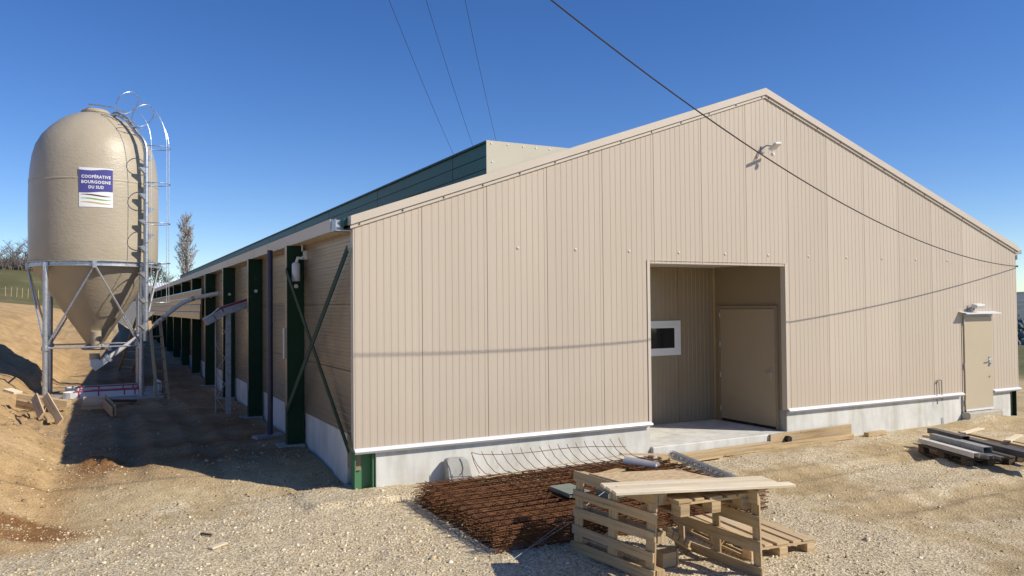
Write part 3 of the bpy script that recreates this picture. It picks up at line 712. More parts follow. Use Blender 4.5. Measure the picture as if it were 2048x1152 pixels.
# ring beam with lugs
m = MB(); S(m, [(1.70, 3.00), (1.79, 3.00), (1.79, 3.015), (1.725, 3.02), (1.725, 3.115), (1.79, 3.12), (1.79, 3.135), (1.70, 3.135)], 48, capb=False, capt=False); S(m, [(1.70, 3.135), (1.70, 3.00)], 48, capb=False, capt=False)
m.build('ring_beam', 'galv', silo)
LG = 1.10
legs = [(-1, -1), (1, -1), (-1, 1), (1, 1)]
for sx, sy in legs:
    x, y = SX+sx*LG, SY+sy*LG
    m = MB(); m.tube([(x, y, -.40), (x, y, 3.0)], .062, 14); m.lathe([(.12, -.41), (.12, -.385), (.064, -.38)], (x, y, 0), 14)
    lg = m.build('leg', 'galv', silo, True)
    m = MB(); m.box((x-.05, y-.05, 2.90), (x+.05, y+.05, 3.10)); m.build('leg_bracket', 'galv', lg); m = MB(); m.lathe([(.09, .86), (.09, .96)], (x, y, 0), 12); m.build('leg_collar', 'galv', lg)
for ax, ay in ((0, -1), (-1, 0), (0, 1), (1, 0)):
    apex = Vector((SX+ax*1.76*KR, SY+ay*1.76*KR, 3.02))
    ends = [Vector((SX+(ax if ax else s)*LG, SY+(ay if ay else s)*LG, .92)) for s in (-1, 1)]
    for e in ends:
        m = MB(); m.tube([apex, e], .026, 8); m.build('brace', 'galv', silo, True)
    m = MB(); m.tube([ends[0], ends[1]], .022, 8); m.build('tie_bar', 'galv', silo, True)
    m = MB(); m.box(apex-Vector((.05, .05, .07)), apex+Vector((.05, .05, .10))); m.build('brace_plate', 'galv', silo)
m = MB(); m.lathe([(.13, .52), (.135, .70)], (SX, SY-.05, 0), 20, capb=False); m.lathe([(.128, .70), (.128, .52)], (SX, SY-.05, 0), 20, capb=False, capt=False); m.tube([(SX+.03, SY-.45, 1.32), (SX+.03, SY-.38, .86)], .125, 16)
m.lathe([(.30, .80), (.34, .84), (.2, .95)], (SX, SY, 0), 24); m.build('outlet', 'silo', silo, True)
m = MB(); m.lathe([(.055, -.04), (.06, .03), (.03, .04)], (SX+.36, SY-.3, .82), 12); m.build('valve', 'white', silo, True)
# printed sign wrapped on the tank
SA = math.atan2(SC.x+.10-CAM.x, -(SC.y-CAM.y))  # placeholder, direction is set below
dirc = Vector((CAM.x-SX+.25, CAM.y-SY, 0)).normalized(); A0 = math.atan2(dirc.y, dirc.x)
def wrap(u, v, off): a = A0 + u/Rb; return Vector((SX+(Rb+off)*math.cos(a), SY+(Rb+off)*math.sin(a), v))
def band(f0, f1, u0, u1, off, n=28):
    mb = MB(); 
    for i in range(n):
        ua = u0+(u1-u0)*i/n; ub = u0+(u1-u0)*(i+1)/n
        a, b, c, d = wrap(ua, f0(ua), off), wrap(ub, f0(ub), off), wrap(ub, f1(ub), off), wrap(ua, f1(ua), off)
        A, B, Cc, D = wrap(ua, f0(ua), off-.004), wrap(ub, f0(ub), off-.004), wrap(ub, f1(ub), off-.004), wrap(ua, f1(ua), off-.004)
        mb.prism([a, b, c, d], [A, B, Cc, D])
    return mb
sw, sh, sz = .385, .50, 4.99
sign = band(lambda u: sz-sh, lambda u: sz+sh, -sw, sw, .008).build('logo_panel', 'pwhite', silo)
band(lambda u: sz-.115+.022*math.sin(u/sw*2.2), lambda u: sz+sh-.035-.020*math.cos(u/sw*2.6+1.2)-.015, -sw+.004, sw-.004, .014).build('colour_field', 'blue', sign)
for k, (zc, mt) in enumerate(((-.20, 'pmaroon'), (-.295, 'pgreen'), (-.39, 'pyellow'))):
    f = lambda u, s=zc: sz+s-.02*math.sin(u/sw*2.4)
    th = lambda u: .026*max(0.05, 1-(u/(sw*.93))**2)
    band(lambda u: f(u)-th(u)*.6, lambda u: f(u)+th(u)*.6, -sw*.9, sw*.9, .014).build('wave_stripe', mt, sign)
def text_mesh(body, size, zc, width):
    cu = bpy.data.curves.new('lettering', 'FONT'); cu.body = body; cu.size = size; cu.align_x = 'CENTER'; cu.extrude = .002; cu.space_character = 1.12; cu.offset = size*.03; cu.resolution_u = 3
    o = bpy.data.objects.new('lettering', cu); C.objects.link(o)
    dg = bpy.context.evaluated_depsgraph_get(); dg.update()
    me = bpy.data.meshes.new_from_object(o.evaluated_get(dg)); bpy.data.objects.remove(o)
    xs = [v.co.x for v in me.vertices]; w0 = max(xs)-min(xs); cx = (max(xs)+min(xs))/2; k = width/w0
    me.transform(Matrix.Identity(4))
    for v in me.vertices:
        p = wrap((v.co.x-cx)*k, zc+v.co.y*1.0, .017+v.co.z); v.co = p - BASE[silo.name]
    me.materials.clear(); me.materials.append(M['pwhite']); me.name = 'lettering'
    b = bpy.data.objects.new('lettering', me); C.objects.link(b); b.parent = sign; BASE[b.name] = BASE[silo.name]
text_mesh('COOPÉRATIVE', .105, sz+.235, .66); text_mesh('BOURGOGNE', .105, sz+.10, .66); text_mesh('DU SUD', .105, sz-.030, .34)
sign2 = band(lambda u: sz-.75, lambda u: sz+.35, -2.95, -2.58, .006, 8); sign2.build('logo_panel', 'blue', silo)
# mast ladder with alternating steps and hoop cage
ph = R(-90+42.5); er = Vector((math.cos(ph), math.sin(ph), 0)); et = Vector((-er.y, er.x, 0))
pr_ = 1.98; P0 = Vector((SX, SY, 0))
def sp(r, z, s=0): return P0 + er*(r*KR) + et*s + Vector((0, 0, z))
path = [sp(pr_, 1.05), sp(pr_, 3), sp(pr_, 6.02)]
for k in range(1, 7):
    a = k/6*R(62); path.append(sp(pr_-.55*(1-math.cos(a)), 6.02+.55*math.sin(a)))
path += [sp(1.25, 6.98), sp(.95, 7.12)]
for k in range(1, 6):
    a = k/5*R(70); path.append(sp(.95-.24*math.sin(a)-.05*k/5, 7.12+.10*math.sin(a*1.3)-.22*(1-math.cos(a))))
m = MB(); m.tube(path, .062, 14); mast = m.build('access_mast', 'galv', silo, True)
z = 1.35; k = 0
while z < 6.0:
    s = 1 if k % 2 else -1
    q = MB(); a, b_ = sp(pr_, z, s*.05), sp(pr_, z+.07, s*.05)
    q.prism([sp(pr_-.03, z-.04, s*.055), sp(pr_-.03, z+.12, s*.055), sp(pr_-.03, z+.115, s*.24), sp(pr_-.03, z+.095, s*.24)], [sp(pr_+.05, z-.04, s*.055), sp(pr_+.05, z+.12, s*.055), sp(pr_+.05, z+.115, s*.24), sp(pr_+.05, z+.095, s*.24)])
    q.build('step_plate', 'galv', mast); z += .345; k += 1
for r_, z in ((1.60, 6.72), (1.32, 6.93), (1.08, 7.06)):
    q = MB(); q.tube([sp(r_, z, -.2), sp(r_, z, .2)], .016, 6); q.build('rung', 'galv', mast)
for z in (3.4, 4.2, 5.1):
    q = MB(); q.tube([sp(pr_, z), sp(1.74, z)], .018, 6); q.build('standoff', 'galv', mast)
def hoop(cn, ax1, ax2, rr):
    q = MB(); n = 22; pt = [cn + ax1*(rr*math.cos(2*math.pi*i/n)) + ax2*(rr*math.sin(2*math.pi*i/n)) for i in range(n)]
    q.tube(pt, .011, 6, closed=True); return q
D = .325
for z in (2.05, 3.08, 4.12, 5.16, 6.12):
    hoop(sp(pr_+(.04+D)/KR, z), er, et, D).build('cage_hoop', 'galv', mast)
nrm = (er*-.82 + Vector((0, 0, .57))).normalized(); ax = (er*.57 + Vector((0, 0, .82))).normalized()
c1 = sp(1.62, 6.72) + ax*(D+.04); c2 = sp(1.02, 7.12) + ax*(D+.03)
hoop(c1, ax, et, D).build('cage_hoop', 'galv', mast); hoop(c2, ax, et, D).build('cage_hoop', 'galv', mast)
for s in (-70, 0, 70):
    a = R(s); q = MB()
    low = sp(pr_+(.04+D+D*math.cos(a))/KR, 2.05, D*math.sin(a)); top = sp(pr_+(.04+D+D*math.cos(a))/KR, 6.12, D*math.sin(a))
    k1 = c1 + ax*(D*math.cos(a)) + et*(D*math.sin(a)); k2 = c2 + ax*(D*math.cos(a)) + et*(D*math.sin(a))
    c0 = top + Vector((0, 0, (k1-top).length*.38)); c3 = k1 - nrm*(k1-top).length*.38
    cv = [top*(1-u_)**3 + c0*(3*u_*(1-u_)**2) + c3*(3*u_*u_*(1-u_)) + k1*u_**3 for u_ in [i/8 for i in range(9)]]
    q.tube([low]+cv+[k2], .008, 5); q.build('cage_strap', 'galv', mast)
# slab under the silo
m = MB(); m.box((-4.75, 12.35, -.75), (-1.45, 15.7, -.41)); o = m.build('concrete_slab', 'slab', bevel=.02); o['kind'] = 'structure'
# auger
t = thing('feed_auger', 'pale feed auger pipe rising from the silo outlet to the barn wall', 'auger', (-3.0, 13.8, .3))
m = MB(); yy = 13.85
m.tube([(-2.95, yy, .43), (-2.3, yy, .91), (-1.6, yy, 1.46), (-1.40, yy, 1.63), (-1.15, yy, 1.86), (-.9, yy, 2.05), (-.6, yy, 2.18), (-.2, yy-.1, 2.27), (.06, yy-.15, 2.32)], .062, 14); m.build('tube', 'white', t, True)
for a, b_ in (((-1.42, 1.61), (-1.36, 1.665)), ((-.66, 2.16), (-.58, 2.19))):
    m = MB(); m.tube([(a[0], yy, a[1]), (b_[0], yy, b_[1])], .072, 14); m.build('clamp', 'galvdull', t)
m = MB(); m.beam((-3.12, yy, .30), (-2.72, yy, .60), .17, .17); m.prism([(-3.2, yy-.09, .55), (-2.98, yy-.09, .55), (-2.98, yy-.09, .36), (-3.2, yy-.09, .36)], [(-3.2, yy+.09, .55), (-2.98, yy+.09, .55), (-2.98, yy+.09, .36), (-3.2, yy+.09, .36)]); m.beam((-2.78, yy, .555), (-2.72, yy, .60), .22, .22); m.build('intake_box', 'galv', t)
# ladders
def ladder(name, label, feet0, feet1, top0, top1, n, mat):
    t = thing(name, label, 'ladder', tuple((Vector(feet0)+Vector(feet1))/2), 'wooden ladders at the silo')
    f0, f1, t0, t1 = map(Vector, (feet0, feet1, top0, top1))
    for a, b_ in ((f0, t0), (f1, t1)):
        q = MB(); q.beam(a, b_, .035, .075, (1, 0, 0)); q.build('rail', mat, t)
    for i in range(n):
        k = (i+.6)/n; q = MB(); q.tube([f0.lerp(t0, k), f1.lerp(t1, k)], .02, 6); q.build('rung', mat, t)
    return t
ladder('ladder', 'wooden ladder leaning in front of the silo ladder mast', (-1.70, 11.0, -.42), (-1.43, 11.35, -.42), (-1.83, 12.0, 1.58), (-1.56, 12.45, 1.58), 7, 'ladderwood')
ladder('ladder', 'dark wooden ladder standing behind the auger and silo legs', (-2.42, 18.6, gz(-2.4, 18.6)-.02), (-2.02, 18.4, gz(-2, 18.4)-.02), (-1.95, 16.2, 1.7), (-1.6, 16.1, 1.7), 7, 'ladderwood')
# trays on the slab
def tray(y0, lab, extra):
    t = thing('feeder_tray', lab, 'tray', (-2.9, y0, -.40), 'white trays on the silo slab')
    m = MB(); x0, x1 = -3.62, -2.05
    P = [(x1, y0-.0, -.27), (x0+.1, y0-.0, -.27)]
    for k in range(1, 8): a = k/8*math.pi; P.append((x0+.1-.28*math.sin(a), y0+.28-.28*math.cos(a), -.27))
    P += [(x0+.1, y0+.56, -.27), (x1, y0+.56, -.27)]
    for a, b_ in zip(P, P[1:]): m.beam((a[0], a[1], a[2]-.05), (b_[0], b_[1], b_[2]-.05), .02, .15)
    m.build('rim', 'pvc', t)
    for k, (dy, mt) in enumerate(extra):
        q = MB(); q.tube([(x0+.05+.1*k, y0+dy, -.228), (x1+.05*k, y0+dy+.03*((k % 3)-1), -.222)], .014, 6); q.build('tube', mt, t)
    for x in (-3.45, -3.0, -2.4, -2.15):
        q = MB(); q.box((x, y0-.018, -.36), (x+.03, y0-.0105, -.225)); q.build('clip', 'red', t)
tray(12.95, 'front white tray with red tubes laid along it under the silo', [(.0, 'red'), (.06, 'red'), (.14, 'red'), (.22, 'red'), (.35, 'red')])
tray(14.35, 'rear white tray with a green tube on it under the silo', [(.0, 'red'), (.09, 'teal'), (.2, 'white'), (.3, 'red')])
m = MB(); m.box((-1.62, 13.6, -.40), (-1.50, 14.2, -.10)); m.box((-1.48, 13.7, -.40), (-1.44, 14.3, -.14)); tag(m.build('panel_offcut', 'pvc'), 'white panel offcut standing upright behind the front right silo leg', 'panel')

# ------------------------------------------------------------------ planks by the silo slab
def plank(label, p0, p1, w, h, mat='wood', name='plank', upv=(0, 0, 1), group=None):
    base = (Vector(p0)+Vector(p1))/2
    t = MB(); t.beam(p0, p1, w, h, upv)
    t2 = MB(); t2.v = [v-base for v in t.v]; t2.f = t.f; t2.uv = t.uv
    o = t2.build(name, mat, bevel=.002); o.location = base
    return tag(o, label, 'plank', group)
G = 'offcut planks by the silo'
plank_ = plank
def plank(label, p0, p1, w, h, mat='wood', name='plank', upv=(0, 0, 1), group=None):
    d0 = gz(p0[0], p0[1])+.42; d1 = gz(p1[0], p1[1])+.42
    lift = max(d0, d1) if abs(p0[2]-p1[2]) < .1 else d1
    return plank_(label, (p0[0], p0[1], p0[2]+lift+.03), (p1[0], p1[1], p1[2]+lift+.03), w, h, mat, name, upv, group)
plank('long board laid along the front edge of the silo slab', (-4.05, 12.05, -.37), (-2.72, 11.75, -.37), .05, .12, 'woodgrey', group=G)
plank('plank leaning down towards the camera, longest of the propped pair', (-3.98, 9.25, .0), (-3.64, 7.75, -.40), .04, .17, 'wood', group=G, upv=(.6, 0, .8))
plank('shorter plank propped against its neighbour left of the leaning plank', (-4.16, 9.0, -.06), (-3.97, 8.0, -.36), .04, .17, 'wood', group=G, upv=(.5, 0, .8))
plank('short offcut lying end-on between the two propped planks', (-3.90, 8.35, -.33), (-3.80, 7.75, -.38), .12, .06, 'woodgrey', group=G)
plank('pale banded block lying crossways behind the propped planks', (-4.52, 10.1, -.06), (-3.55, 9.7, -.24), .22, .13, 'wood', group=G)
plank('brown banded block lying across the left of the plank heap', (-4.48, 9.3, -.13), (-3.98, 8.9, -.24), .10, .16, 'woodgrey', group=G)
plank('pale square offcut at the far left of the plank heap', (-4.72, 9.9, -.02), (-4.50, 9.65, -.08), .2, .05, 'woodpale', group=G)
plank('light block half in shadow right of the plank heap', (-3.28, 10.2, -.26), (-2.80, 10.1, -.27), .10, .15, 'woodpale', group=G)
plank('yellowish block lying in front of the half shaded block', (-3.30, 9.65, -.35), (-2.84, 9.55, -.35), .09, .13, 'wood', group=G)
plank('grey board standing on edge at the shadow line, left of two', (-2.90, 9.7, -.28), (-2.72, 8.1, -.34), .03, .20, 'woodgrey', group=G)
plank('grey board standing on edge in the shadow, right of two', (-2.84, 9.8, -.24), (-2.665, 8.1, -.31), .03, .22, 'woodgrey', group=G)
plank('dark board lying in the shade beside the slab front', (-2.75, 10.6, -.35), (-2.2, 10.4, -.37), .16, .05, 'wooddark', group=G)

plank = plank_
# ------------------------------------------------------------------ concrete block
t = thing('concrete_block', 'grey cast concrete block with a curved slot leaning on the plinth', 'block', (1.45, -.12, -.62))
m = MB(); pr = [(-.19, 0), (.19, 0), (.165, .37), (.12, .40), (-.12, .405), (-.165, .385)]
def bp(x, z, y): 
    return (1.455+x, -.30+y+z*.42, -.63+z)
m.prism([bp(x, z, 0) for x, z in pr], [bp(x, z, .12) for x, z in pr]); m.build('body', 'concretegrey', t, bevel=.015)
m = MB(); S_ = [(.03, .40), (.05, .34), (.055, .27), (.03, .21), (-.01, .19)]
for (a, b_), (c_, d_) in zip(S_, S_[1:]): m.beam(bp(a, b_, -.002), bp(c_, d_, -.002), .006, .016, (1, 0, 0))
m.beam(bp(-.13, .0, -.002), bp(-.14, .29, -.002), .006, .010, (1, 0, 0)); m.beam(bp(-.14, .29, -.002), bp(-.17, .37, -.002), .006, .008, (1, 0, 0)); m.build('slot', 'black', t)

# ------------------------------------------------------------------ stack of rusty mesh sheets
def sheet_mesh(seed, dx=.30, dy=.19, bent=False):
    g = random.Random(seed); m = MB(); LX, LY = 3.70, 2.42; r_ = .0048
    y = -LY/2+.07
    while y < LY/2:
        n = 5; m.tube([(-LX/2+g.uniform(-.02, .02)+(LX*i/n), y+g.uniform(-.004, .004), g.uniform(-.004, .004)) for i in range(n+1)], r_, 4); y += dy
    x = -LX/2+.13
    while x < LX/2:
        m.tube([(x, -LY/2+g.uniform(-.02, .02), r_*1.7), (x+g.uniform(-.01, .01), 0, r_*1.7+g.uniform(-.002, .002)), (x, LY/2+g.uniform(-.02, .02), r_*1.7)], r_, 4); x += dx
    return m
protos = []
for k in range(25):
    z = -.645 + k*.0121
    if k < 4:
        o = sheet_mesh(40+k).build('rebar_mesh', 'rust'); protos.append(o)
    else:
        o = protos[k % 4].copy(); C.objects.link(o)
    s = rnd.choice((-1, 1))
    o.location = (2.43+rnd.uniform(-.05, .05), -1.93+rnd.uniform(-.011, .011), z)
    o.rotation_euler = (0, 0, R(rnd.uniform(-.22, .22)) + (math.pi if s < 0 and k % 6 == 5 else 0))
    tag(o, 'rusty welded steel mesh sheet lying in the low stack by the plinth', 'steel mesh', 'rusty mesh sheets stacked by the plinth')
m = MB()
for i in range(17):
    x = 1.56 + i*.15
    m.tube([(x+.05, -2.4, -.335), (x+.02, -1.0, -.335), (x, -.78, -.32), (x-.03, -.62, -.24), (x-.05, -.53, -.15+.01*math.sin(i)), (x-.06, -.50, -.10+.008*math.sin(i*1.7))], .0046, 5)
m.tube([(1.50, -.50, -.09)]+[(1.62+i*.3, -.515, -.125-.02*math.sin(i*.9)-.012*i) for i in range(9)], .0046, 5)
m.tube([(1.50, -.50, -.09), (1.505, -.56, -.2), (1.53, -.68, -.34)], .0046, 5)
for i in range(6): m.tube([(.75, -1.0-.22*i, -.342), (4.1, -1.0-.22*i, -.342)], .0046, 4)
tag(m.build('rebar_mesh', 'rust'), 'topmost steel mesh sheet whose back edge curls up towards the plinth', 'steel mesh')
m = MB(); m.tube([(1.45, -1.05, -.325), (2.2, -.92, -.31), (3.0, -.78, -.315), (4.0, -.66, -.32)], .005, 6)
tag(m.build('rod', 'woodgrey'), 'pale rod lying across the back of the rusty mesh stack', 'rod')
# mesh roll
t = thing('mesh_roll', 'grey galvanised wire mesh roll on the right end of the rusty stack', 'mesh roll', (4.2, -2, -.3))
A = Vector((4.38, -1.15, -.285)); B = Vector((3.99, -2.80, -.285)); ax_ = (B-A); d_, s_, u_ = basis(ax_); L_ = ax_.length
m = MB()
for k in range(2):
    rr = .058-.02*k
    n = 34
    for i in range(0, n):
        c_ = A + d_*(L_*i/(n-1))
        m.tube([c_ + s_*(rr*math.cos(a*math.pi/5)) + u_*(rr*math.sin(a*math.pi/5)) for a in range(10)], .0032, 3, closed=True)
    for a in range(14):
        o_ = s_*(rr*math.cos(a*math.pi/7)) + u_*(rr*math.sin(a*math.pi/7)); m.tube([A+o_, B+o_], .0032, 3)
m.build('wire_coil', 'wire', t)
m = MB(); P = [A + d_*(L_*i/60) + s_*(.035*math.cos(i*1.3)) + u_*(.035*math.sin(i*1.3)) for i in range(61)]; m.tube(P, .008, 4); m.build('inner_coil', 'wire', t)
# grey plastic piece
m = MB(); A = Vector((3.36, -1.42, -.25)); B = Vector((3.62, -1.80, -.27)); d_, s_, u_ = basis(B-A)
ring = lambda c_, r_, k=1.0: [c_ + s_*(r_*1.25*math.cos(math.pi*i/8)) + u_*(r_*k*math.sin(math.pi*i/8)) for i in range(9)]
m.prism(ring(A, .085), ring(B, .075, .8)); tag(m.build('pipe_shell', 'greyplastic', smooth=True, bevel=.01), 'grey plastic half shell lying on the rusty mesh', 'plastic shell')
m = MB(); m.box((1.87, -2.40, -.345), (2.13, -1.98, -.335)); m.box((1.87, -2.40, -.3345), (1.91, -1.98, -.30)); m.box((2.09, -2.40, -.3345), (2.13, -1.98, -.30)); m.box((1.915, -2.02, -.3345), (2.085, -1.98, -.30)); m.box((1.85, -2.42, -.299), (2.15, -1.96, -.290)); m.box((2.2, -2.7, -.34), (2.7, -2.45, -.26)); m.box((2.22, -2.72, -.259), (2.72, -2.43, -.245))
tag(m.build('plastic_crate', 'spacer', bevel=.005), 'grey green plastic crate on the rusty mesh behind the pallet table', 'crate')
plank('small pale board strip on the rusty mesh behind the strand board', (2.4, -1.75, -.325), (3.3, -1.45, -.325), .13, .02, 'woodgrey')

# ------------------------------------------------------------------ pallets
def make_pallet(label, mat, group='wooden pallets', boards=5, under=True, seed=1, ws=None):
    g = random.Random(seed)
    t = thing('pallet', label, 'pallet', (0, 0, 0), group, True)
    ws = ws or [.145, .10, .145, .10, .145]
    for k in range(boards):
        y = -.4+ws[k]/2 + (.8-ws[k])*k/(boards-1) + g.uniform(-.004, .004)
        dy_ = g.uniform(-.007, .007); m = MB(); m.beam((-.6+g.uniform(-.014, .014), y-dy_, .133+g.uniform(0, .003)), (.6+g.uniform(-.014, .014), y+dy_, .133+g.uniform(0, .003)), ws[k]*g.uniform(.96, 1.03), .022); m.build('deck_board', mat, t, bevel=.002)
    for x in (-.53, 0, .53):
        m = MB(); m.beam((x, -.4, .111), (x, .4, .111), .12 if under else .095, .021, (0, 0, 1)); m.build('stringer', mat, t, bevel=.002)
        if under:
            for y in (-.34, 0, .34):
                m = MB(); m.beam((x-.0725 if x <= 0 else x-.0725, y, .0615), (x+.0725, y, .0615), .10, .077); m.build('block', mat, t, bevel=.002)
    if under:
        for y in (-.34, 0, .34):
            m = MB(); m.beam((-.6, y, .0115), (.6, y, .0115), .10, .022); m.build('bottom_board', mat, t, bevel=.002)
    return t
def pose(o, org, ex, ey, ez):
    ex, ey, ez = Vector(ex), Vector(ey), Vector(ez)
    mt = Matrix(((ex.x, ey.x, ez.x), (ex.y, ey.y, ez.y), (ex.z, ey.z, ez.z))).to_4x4()
    o.rotation_mode = 'QUATERNION'; o.rotation_quaternion = mt.to_quaternion(); o.location = org
def frame(ex, ez):
    ex = Vector(ex).normalized(); ez = Vector(ez); ez = (ez-ex*ez.dot(ex)).normalized(); return ex, ez.cross(ex), ez
# left upright pallet, deck towards the left
pa = make_pallet('wooden pallet standing on edge, left leg of the makeshift table', 'woodgrey', seed=2, ws=[.10, .09, .09, .09, .10])
ex, ey, ez = frame((.10, -1, 0), (-1, -.10, .06)); pose(pa, Vector((1.57, -3.86, -.235)), ex, ey, ez)
pb = make_pallet('open wooden pallet standing on edge, right leg of the makeshift table', 'woodgrey', boards=4, under=False, seed=3, ws=[.10, .11, .11, .13])
for q in list(pb.children):
    pass
ex, ey, ez = frame((.02, -1, 0), (-1, -.02, -.03)); pose(pb, Vector((2.55, -4.22, -.235)), ex, ey, ez)
# table top pallet between them
pc = make_pallet('wooden pallet laid flat as the top of the makeshift table', 'woodgrey', seed=4)
ex, ey, ez = frame((.08, 1, 0), (0, 0, 1)); pose(pc, Vector((2.09, -4.07, -.022)), ex, ey, ez)
pd_ = make_pallet('flat wooden pallet on the gravel behind the makeshift table', 'wood', seed=5)
ex, ey, ez = frame((-.1, -1, 0), (0, 0, 1)); pose(pd_, Vector((3.14, -3.88, gz(3.1, -3.9)-.005)), (-.11, -.99, 0), (.99, -.11, 0), (0, 0, 1))
# boards on the table
def slab(label, name, poly, z, th, mat, cat='board'):
    m = MB(); base = Vector((poly[0][0], poly[0][1], z))
    m.prism([Vector((x, y, z))-base for x, y in poly], [Vector((x, y, z+th))-base for x, y in poly])
    o = m.build(name, mat, bevel=.002); o.location = base; return tag(o, label, cat)
slab('brown strand board sheet lying on the far side of the makeshift table', 'strand_board', [(1.43, -3.50), (2.30, -3.78), (2.42, -4.44), (1.50, -4.12)], .168, .018, 'osb')
for k, lab in enumerate(('back plank of the three pale planks across the makeshift table', 'middle plank of the three pale planks across the makeshift table', 'front plank of the three pale planks across the makeshift table')):
    a = Vector((1.20, -4.075, .200)) + Vector((-.03, -.137, 0))*k; b_ = Vector((2.74, -4.58, .196)) + Vector((-.03, -.137, 0))*k
    if k == 2: b_ += (b_-a)*.06
    plank(lab, a, b_, .132, .025, 'woodpale', 'plank', group='pale planks on the makeshift table')
plank('plank leaning diagonally inside the makeshift table', (1.62, -3.30, -.60), (2.25, -3.75, .0), .09, .025, 'woodgrey')
m = MB()
for k in range(4): m.beam((1.98+.09*k, -4.0+.02*k, -.33-.055*k), (2.06+.09*k, -3.98+.02*k, -.37-.055*k), .07, .06)
m.beam((1.97, -3.99, -.355), (2.40, -3.9, -.625), .05, .025)
tag(m.build('notched_batten', 'woodgrey', bevel=.002), 'notched batten sloping to the gravel under the makeshift table', 'batten')
m = MB(); m.box((1.83, -4.16, -.64), (1.99, -4.02, -.50)); m.box((1.992, -4.17, -.65), (2.012, -4.01, -.49)); tag(m.build('wood_block', 'wood', bevel=.003), 'square wooden block on the gravel under the makeshift table', 'block')
for a, b_, lab in (((.54, -3.36, -.635), (1.95, -3.0, -.16), 'nearer of two thin white rods running under the makeshift table'), ((.78, -3.22, -.60), (1.9, -3.30, -.12), 'farther of two thin white rods running past the rusty mesh')):
    m = MB(); m.tube([a, b_], .0022, 6); tag(m.build('rod', 'galvdull'), lab, 'rod', 'thin white rods')
plank('small pale wood scrap lying alone on the gravel in the left foreground', (-1.93, -1.58, gz(-1.9, -1.6)+.02), (-1.77, -1.48, gz(-1.8, -1.5)+.02), .07, .02, 'woodpale', 'wood_scrap')
plank('small brown stick lying on the gravel beyond the pale wood scrap', (-1.95, -.90, gz(-1.95, -.9)+.02), (-1.85, -1.01, gz(-1.85, -1)+.02), .025, .02, 'wooddark', 'wood_scrap')
# ------------------------------------------------------------------ formwork boards in front of the porch
GF = 'formwork boards at the porch'
plank('long pale formwork board on edge in front of the porch floor', (5.0, -.30, -.58), (9.35, -.19, -.57), .04, .09, 'woodgrey', group=GF)
plank('second long board lying behind the front formwork board', (4.9, -.185, -.545), (7.6, -.10, -.535), .10, .045, 'woodgrey', group=GF)
plank('short board on the ground where formwork meets mesh stack', (4.7, -.45, -.585), (6.0, -.36, -.59), .12, .03, 'woodgrey', group=GF)
plank('thin sliver of board lying over the back of the mesh stack', (3.9, -.55, -.33), (5.0, -.50, -.45), .08, .02, 'wood', group=GF)
plank('stained formwork board standing against the plinth right of the porch', (7.40, -.065, -.505), (9.50, -.02, -.49), .04, .21, 'woodgrey', group=GF)
plank('small offcut lying alone on the ground by the plinth', (9.72, -.18, -.575), (10.25, -.16, -.575), .10, .07, 'woodgrey', group=GF)
m = MB(); m.tube([(7.78, -.16, -.50), (7.78, -.02, -.50)], .055, 14); m.build
tag(m.build('drain_pipe', 'black', smooth=True), 'black drain pipe end poking out beside the formwork board', 'pipe')
# ------------------------------------------------------------------ pallet with profiles on the right
pe = make_pallet('dark weathered pallet under steel profiles near the side door', 'wooddark', seed=6)
exx = Vector((-.40, -1, 0)).normalized(); pose(pe, Vector((9.28, -2.35, gz(9.3, -2.4)-.005)), exx, Vector((0, 0, 1)).cross(exx), (0, 0, 1))
pf = make_pallet('dark weathered pallet at the right edge beside the profile pallet', 'wooddark', seed=7)
pose(pf, Vector((10.22, -2.55, gz(10.2, -2.6)-.005)), exx, Vector((0, 0, 1)).cross(exx), (0, 0, 1))
zt_ = gz(9.3, -2.4)+.145
GP = 'steel profiles on the dark pallet'
ey_ = Vector((0, 0, 1)).cross(exx)
def profile(label, off, z, ln, mat, w=.10, h=.07, shift=0):
    c_ = Vector((9.28, -2.35, z)) + ey_*off + exx*shift; a = c_-exx*ln/2; b_ = c_+exx*ln/2
    m = MB(); base = c_.copy()
    m.beam(a-base, b_-base, w, .006); 
    for s in (-1, 1): m.beam(a-base+ey_*(s*(w/2-.003))+Vector((0, 0, -h/2-.0005)), b_-base+ey_*(s*(w/2-.003))+Vector((0, 0, -h/2-.0005)), .006, h-.007)
    o = m.build('steel_profile', mat); o.location = base; tag(o, label, 'profile', GP)
profile('whitish folded profile at the near edge of the dark pallet', -.30, zt_+.08, 1.35, 'whiteprofile', .11, .075, .02)
profile('dark slim profile between the whitish and grey profiles', -.17, zt_+.06, 1.5, 'greyprofile', .08, .055, .08)
profile('mid grey folded profile on top of the pallet load', -.03, zt_+.14, 1.3, 'galvdull', .15, .09, -.08)
profile('flat grey profile below the mid grey one', .02, zt_+.045, 1.55, 'greyprofile', .16, .04, .1)
profile('long anthracite profile running off the pallet to the right', .22, zt_+.15, 2.0, 'darkprofile', .16, .09, .35)
profile('dark anthracite profile tilted up at the far end', .10, zt_+.19, .9, 'darkprofile', .13, .09, -.55)
plank('brown board sticking out behind the profile pallet', (10.15, -1.25, -.42), (9.85, -2.0, -.40), .04, .12, 'wooddark', group='boards on the profile pallet')
plank('narrow lath sticking out far behind the profile pallet', (10.05, -1.10, -.50), (9.55, -2.15, -.44), .035, .035, 'wood', group='boards on the profile pallet')
plank('pale long board lying along the far side of the profile pallet', (10.2, -1.7, -.36), (9.6, -3.4, -.36), .11, .03, 'wood', group='boards on the profile pallet')
plank('upper of two short pale boards laid crosswise on the right pallet', (9.95, -1.9, -.33), (10.7, -1.75, -.33), .10, .025, 'woodpale', group='boards on the profile pallet')
